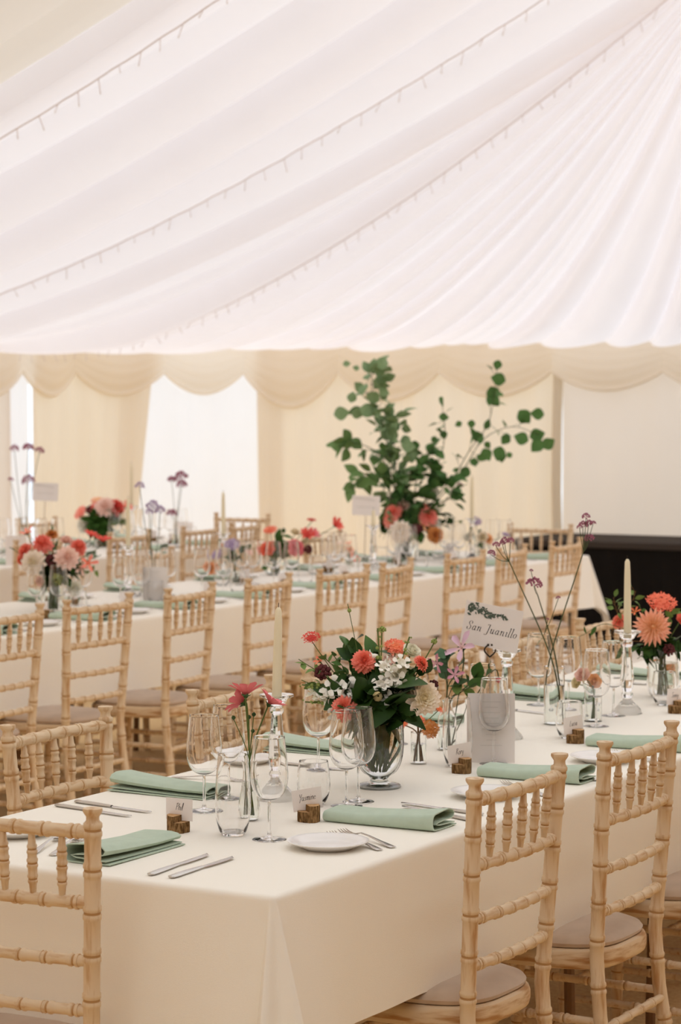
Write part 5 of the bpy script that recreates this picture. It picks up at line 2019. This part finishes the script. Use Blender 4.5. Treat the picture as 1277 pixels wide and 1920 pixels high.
BR = [
    ([(748, 960), (735, 880), (716, 790), (697, 735), (700, 690)], 64, .085, .032, 'branch_leaf_pale', 'tallest branch climbing toward the swags', .07, .22,
     [(715, 681, 34), (650, 682, 18), (668, 690, 16), (712, 718, 36), (700, 745, 34), (690, 770, 40), (670, 775, 30), (660, 745, 26), (640, 775, 36), (720, 735, 26)]),
    ([(750, 960), (742, 890), (740, 830), (735, 800), (740, 782)], 48, .08, .032, 'branch_leaf_pale', 'branch standing beside the tallest one', .07, .3,
     [(733, 790, 40), (728, 812, 44), (765, 836, 34), (772, 854, 34), (760, 825, 26)]),
    ([(745, 965), (722, 905), (690, 890), (655, 914)], 18, .085, .034, 'branch_leaf', 'low branch arching out above the name sign', .04, .4,
     [(655, 914, 30), (680, 905, 36), (700, 900, 34)]),
    ([(745, 940), (718, 860), (672, 832), (632, 838)], 16, .085, .032, 'branch_leaf', 'side branch reaching out over the back table', .04, .5,
     [(632, 838, 28), (645, 830, 26), (668, 832, 34)]),
    ([(770, 965), (782, 900), (800, 850), (812, 842)], 16, .08, .030, 'branch_leaf_deep', 'slender branch in the middle of the greenery', .04, .45,
     [(795, 862, 26), (808, 844, 24), (778, 836, 26)]),
    ([(785, 965), (815, 890), (834, 820), (828, 750)], 14, .06, .024, 'branch_leaf_deep', 'thin branch with few leaves in the gap', .04, .5,
     [(832, 782, 30), (832, 815, 26), (827, 748, 16), (814, 824, 22)]),
    ([(790, 965), (850, 895), (880, 845), (915, 795), (926, 740), (932, 690)], 14, .055, .022, 'branch_leaf_deep', 'long branch of round leaves pointing to the eave', .04, .45,
     [(933, 684, 30), (935, 711, 44), (925, 738, 46), (928, 752, 36), (895, 818, 36), (889, 866, 28), (872, 886, 38), (852, 900, 24), (884, 795, 26), (860, 795, 22)]),
    ([(795, 965), (862, 890), (905, 825), (960, 800), (1010, 815)], 10, .05, .020, 'branch_leaf_deep', 'outermost branch of round leaves above the stage chairs', .04, .5,
     [(1008, 776, 40), (983, 781, 48), (1007, 816, 46), (1007, 836, 44), (1028, 832, 42), (978, 822, 44), (948, 824, 34), (912, 852, 40), (936, 850, 44), (940, 856, 34), (955, 853, 20)]),
    ([(765, 970), (760, 930), (770, 895), (778, 880)], 34, .08, .030, 'branch_leaf_deep', 'dense leafy branch at the heart of the greenery', .05, .3, []),
    ([(780, 970), (800, 935), (812, 905), (808, 885)], 40, .085, .034, 'branch_leaf_deep', 'dense leafy branch behind the white bloom', .05, .3, []),
    ([(790, 975), (830, 945), (848, 920), (842, 905)], 36, .075, .028, 'branch_leaf_deep', 'dense leafy branch on the stage side', .05, .3, []),
    ([(755, 970), (735, 940), (722, 925), (718, 905)], 30, .08, .030, 'branch_leaf', 'dense leafy branch on the sign side', .05, .3, []),
]
for i, (pts, n, L, W, mt, lab, twig, start, ex) in enumerate(BR):
    rr = random.Random(400 + i)
    dd = (-.12, .0, -.06, .05, .08, .1, .04, -.02, -.05, .03, .0, .02)[i]
    P = [q + Vector((.02 * math.cos(i), .02 * math.sin(i), .02)), top + RT * .03 * (pts[0][0] - 770) / 30] + [dep(x, y, D + dd * k / len(pts)) for k, (x, y) in enumerate(pts)]
    extra = []
    for (x, y, wpx) in ex:
        c = dep(x, y, D + dd + rr.uniform(-.03, .03))
        Ls = wpx / FPX * D
        d = (RT * rr.uniform(-.8, .8) + Vector((0, 0, rr.uniform(-1, .3)))).normalized()
        Ls *= .62 if i in (5, 6, 7) else .78
        nn = (-HD + RT * rr.uniform(-.35, .35) + Vector((0, 0, rr.uniform(-.2, .5)))).normalized()
        extra.append((c - d * Ls * .5, d, nn, Ls * 1.05, Ls * .47))
    sprig(P, lab, n, L, W, mt, g, 500 + i, (.004, .0015), 'stem_dark', 'leafy_branch', 'branch', .85, extra, start, twig)


def far_candle(px, py, h, lab, lab2):
    b = on(px, py)
    put('stick', make_candlestick, b, R.uniform(0, 1), lab, 'glass candlesticks')
    put('fc%.3f' % h, lambda: make_candle(h), b + Vector((0, 0, .2192)), 0, lab2, 'ivory taper candles')


far_candle(241, 1120, .23, 'glass candlestick beside the menu sheet of the middle table', 'ivory candle rising behind the red flat flowers')
far_candle(419, 1090, .22, 'glass candlestick beside the lilac jar', 'ivory candle rising beside the lilac flowers')
far_candle(885, 1052, .25, 'glass candlestick near the pale bowl by the stage', 'ivory candle beside the tall branches')
far_candle(700, 1070, .10, 'glass candlestick behind the low red bowl', 'short ivory candle behind the red cosmos')

# upright sheets and signs on the two farther tables
def sheet(px, py, w, h, label, raised=0.0, garland=True, name='menu_sheet', cat='menu', z=TZ, roll=0):
    p = on(px, py)
    t = thing(name, label, cat, p)
    obj('paper_sheet', M().box((-w / 2, raised, -.0005), (w / 2, raised + h, .0005)), 'white_paper', t)
    m = M()
    if raised:
        for i in range(26):
            f = i / 26
            m.add([(-w * .42 + f * w * .75 + a * .006, raised + h * .86 - f * f * .012 + b * .005 + .004 * math.sin(i * 2.1), .0008) for a, b in ((-1, 0), (0, .6), (1, .2), (0, -.6))], [(0, 1, 2, 3)])
        m.box((-w * .34, raised + h * .40, .0006), (w * .34, raised + h * .44, .0008))
        obj('print', m, 'ink_grey', t)
        k = M().tube([(0, 0, -.003), (0, raised + .01, -.003)], .0024, 6).lathe([(.0005, 0), (.025, 0), (.026, .003), (.003, .007)], 16, 0, (0, 0, 0))
        k = M().tube([(0, .002, -.003), (0, raised + .012, -.003)], .0024, 6)
        k.box((-.022, 0, -.020), (.022, .004, .016), 0, .001)
        obj('wire_stand', k, 'steel', t)
    else:
        m.box((-w * .2, h * .86, .0006), (w * .2, h * .875, .0008))
        m.box((-w * .13, h * .82, .0006), (w * .13, h * .828, .0008))
        obj('print', m, 'ink_grey', t)
    upright(t, p, TOCAM(p), roll, .03 if not raised else 0)


sheet(291, 1131, .108, .160, 'plain white menu sheet standing on the middle table')
sheet(683, 1060, .150, .106, 'pale name sign on a stand beside the tall branches', .27, name='table_name_sign', cat='sign', roll=-.03)
sheet(80, 1035, .150, .106, 'pale name sign on a stand on the back table', .30, name='table_name_sign', cat='sign', roll=-.05)
sheet(345, 1010, .115, .105, 'small white menu sheet behind a chair on the back table', .0)
sheet(30, 1060, .11, .16, 'white menu sheet on the back table at the curtain corner', .0)


def wispy(px, py, heads, vlabel, label, r=.024, h=.15, mt='plum', S=.020):
    """a slim vase with thin dark headed stems"""
    q = on(px, py)
    D = depth(q)
    vase('bud_vase', [(r * .8, 0), (r, .005), (r, h * .45), (r * .55, h * .75), (r * .5, h * .92), (r * .62, h)], .0015, q, vlabel, water=h * .5)
    for i, (x, y, s) in enumerate(heads):
        rr = random.Random(i + int(px))
        c = dep(x, y, D + rr.uniform(-.04, .04))
        t = thing('verbena_flower', '%s, %s counted from the curtain corner' % (label, ORD[i]), 'flower', q + Vector((0, 0, .01)), 0, label)
        o = t.location
        mid = q + Vector((0, 0, h)) + RT * .006 * (1 if x > px else -1)
        obj('stem', M().tube([p - o for p in spline([o + Vector((.004 * i - .008, 0, 0)), mid, mid.lerp(c, .5) + RT * rr.uniform(-.01, .01), c], 18)], .0016, 5), 'stem_dark', t)
        b = obj('flower_head', bloom('verbena', S * s, rr), mt, t)
        b.matrix_local = Matrix.Translation(c - o) @ frame(Vector((rr.uniform(-.3, .3), rr.uniform(-.3, .3), 1)))


wispy(288, 1118, [(262, 914, .9), (286, 952, 1.2), (280, 962, .8), (300, 960, 1.0)], 'slim vase with thin lilac stems behind the plain menu sheet', 'thin lilac headed stem behind the plain menu sheet', mt='lilac', S=.024)
wispy(330, 1025, [(322, 902, 1.0), (340, 898, 1.5), (341, 912, 1.3), (322, 966, 1.2)], 'slim vase with dark headed stems before the sheer window', 'dark red headed stem before the sheer window', S=.026)
wispy(46, 1048, [(27, 844, 1.0), (53, 843, 1.2), (74, 848, 1.0), (20, 901, .6), (54, 905, 1.4)], 'slim vase with dark headed stems at the curtain corner', 'dark headed stem at the curtain corner', S=.026)

# back table bouquet
posy(on(193, 1025), CYL(.05, .12), 'clear vase with red and peach flowers on the back table', 'flowers of the back table bouquet', [
    ('dahlia', 'red', 217, 951, -.05, (.3, .5, .8), .060, 'bright red bloom of the back table bouquet'),
    ('decor', 'blush', 197, 950, -.07, (0, .5, .9), .068, 'pale peach bloom in the middle of the back table bouquet'),
    ('dahlia', 'coral', 180, 953, -.04, (-.3, .6, .7), .052, 'coral bloom beside the pale peach one'),
    ('celosia', 'peach', 184, 940, .02, (0, .9, .3), .042, 'orange bloom at the top of the back table bouquet'),
    ('celosia', 'coral', 152, 962, -.02, (-.6, .5, .5), .044, 'coral bloom at the curtain corner side of that bouquet'),
    ('cosmos', 'coral', 236, 951, .02, (.6, .5, .4), .044, 'coral bloom facing the sheer window'),
    ('cluster', 'burgundy', 171, 957, -.03, (-.2, .5, .7), .034, 'dark red bloom beside the coral one on the back table'),
    ('rose', 'white', 160, 985, -.02, (-.4, 0, .8), .050, 'white bloom low in the back table bouquet')], [
    (175, 978, -.05, 12, .10, .038, 'leaf', 'leaf stem under the coral bloom of the back table'),
    (200, 978, -.07, 12, .10, .04, 'leaf', 'leaf stem under the pale peach bloom of the back table'),
    (220, 976, -.05, 12, .10, .038, 'leaf', 'leaf stem under the bright red bloom'),
    (236, 972, .0, 12, .06, .02, 'leaf_light', 'pale leaf stem toward the sheer window'),
    (165, 950, .02, 9, .05, .016, 'leaf', 'leaf stem above the coral bloom of the back table'),
    (195, 995, -.07, 10, .09, .036, 'leaf', 'leaf stem drooping over the back table vase'),
    (155, 970, .0, 9, .06, .02, 'leaf_light', 'pale leaf stem at the curtain corner side')], 11, .08)
far_candle(247, 1022, .28, 'glass candlestick beside the back table bouquet', 'ivory candle beside the back table bouquet')
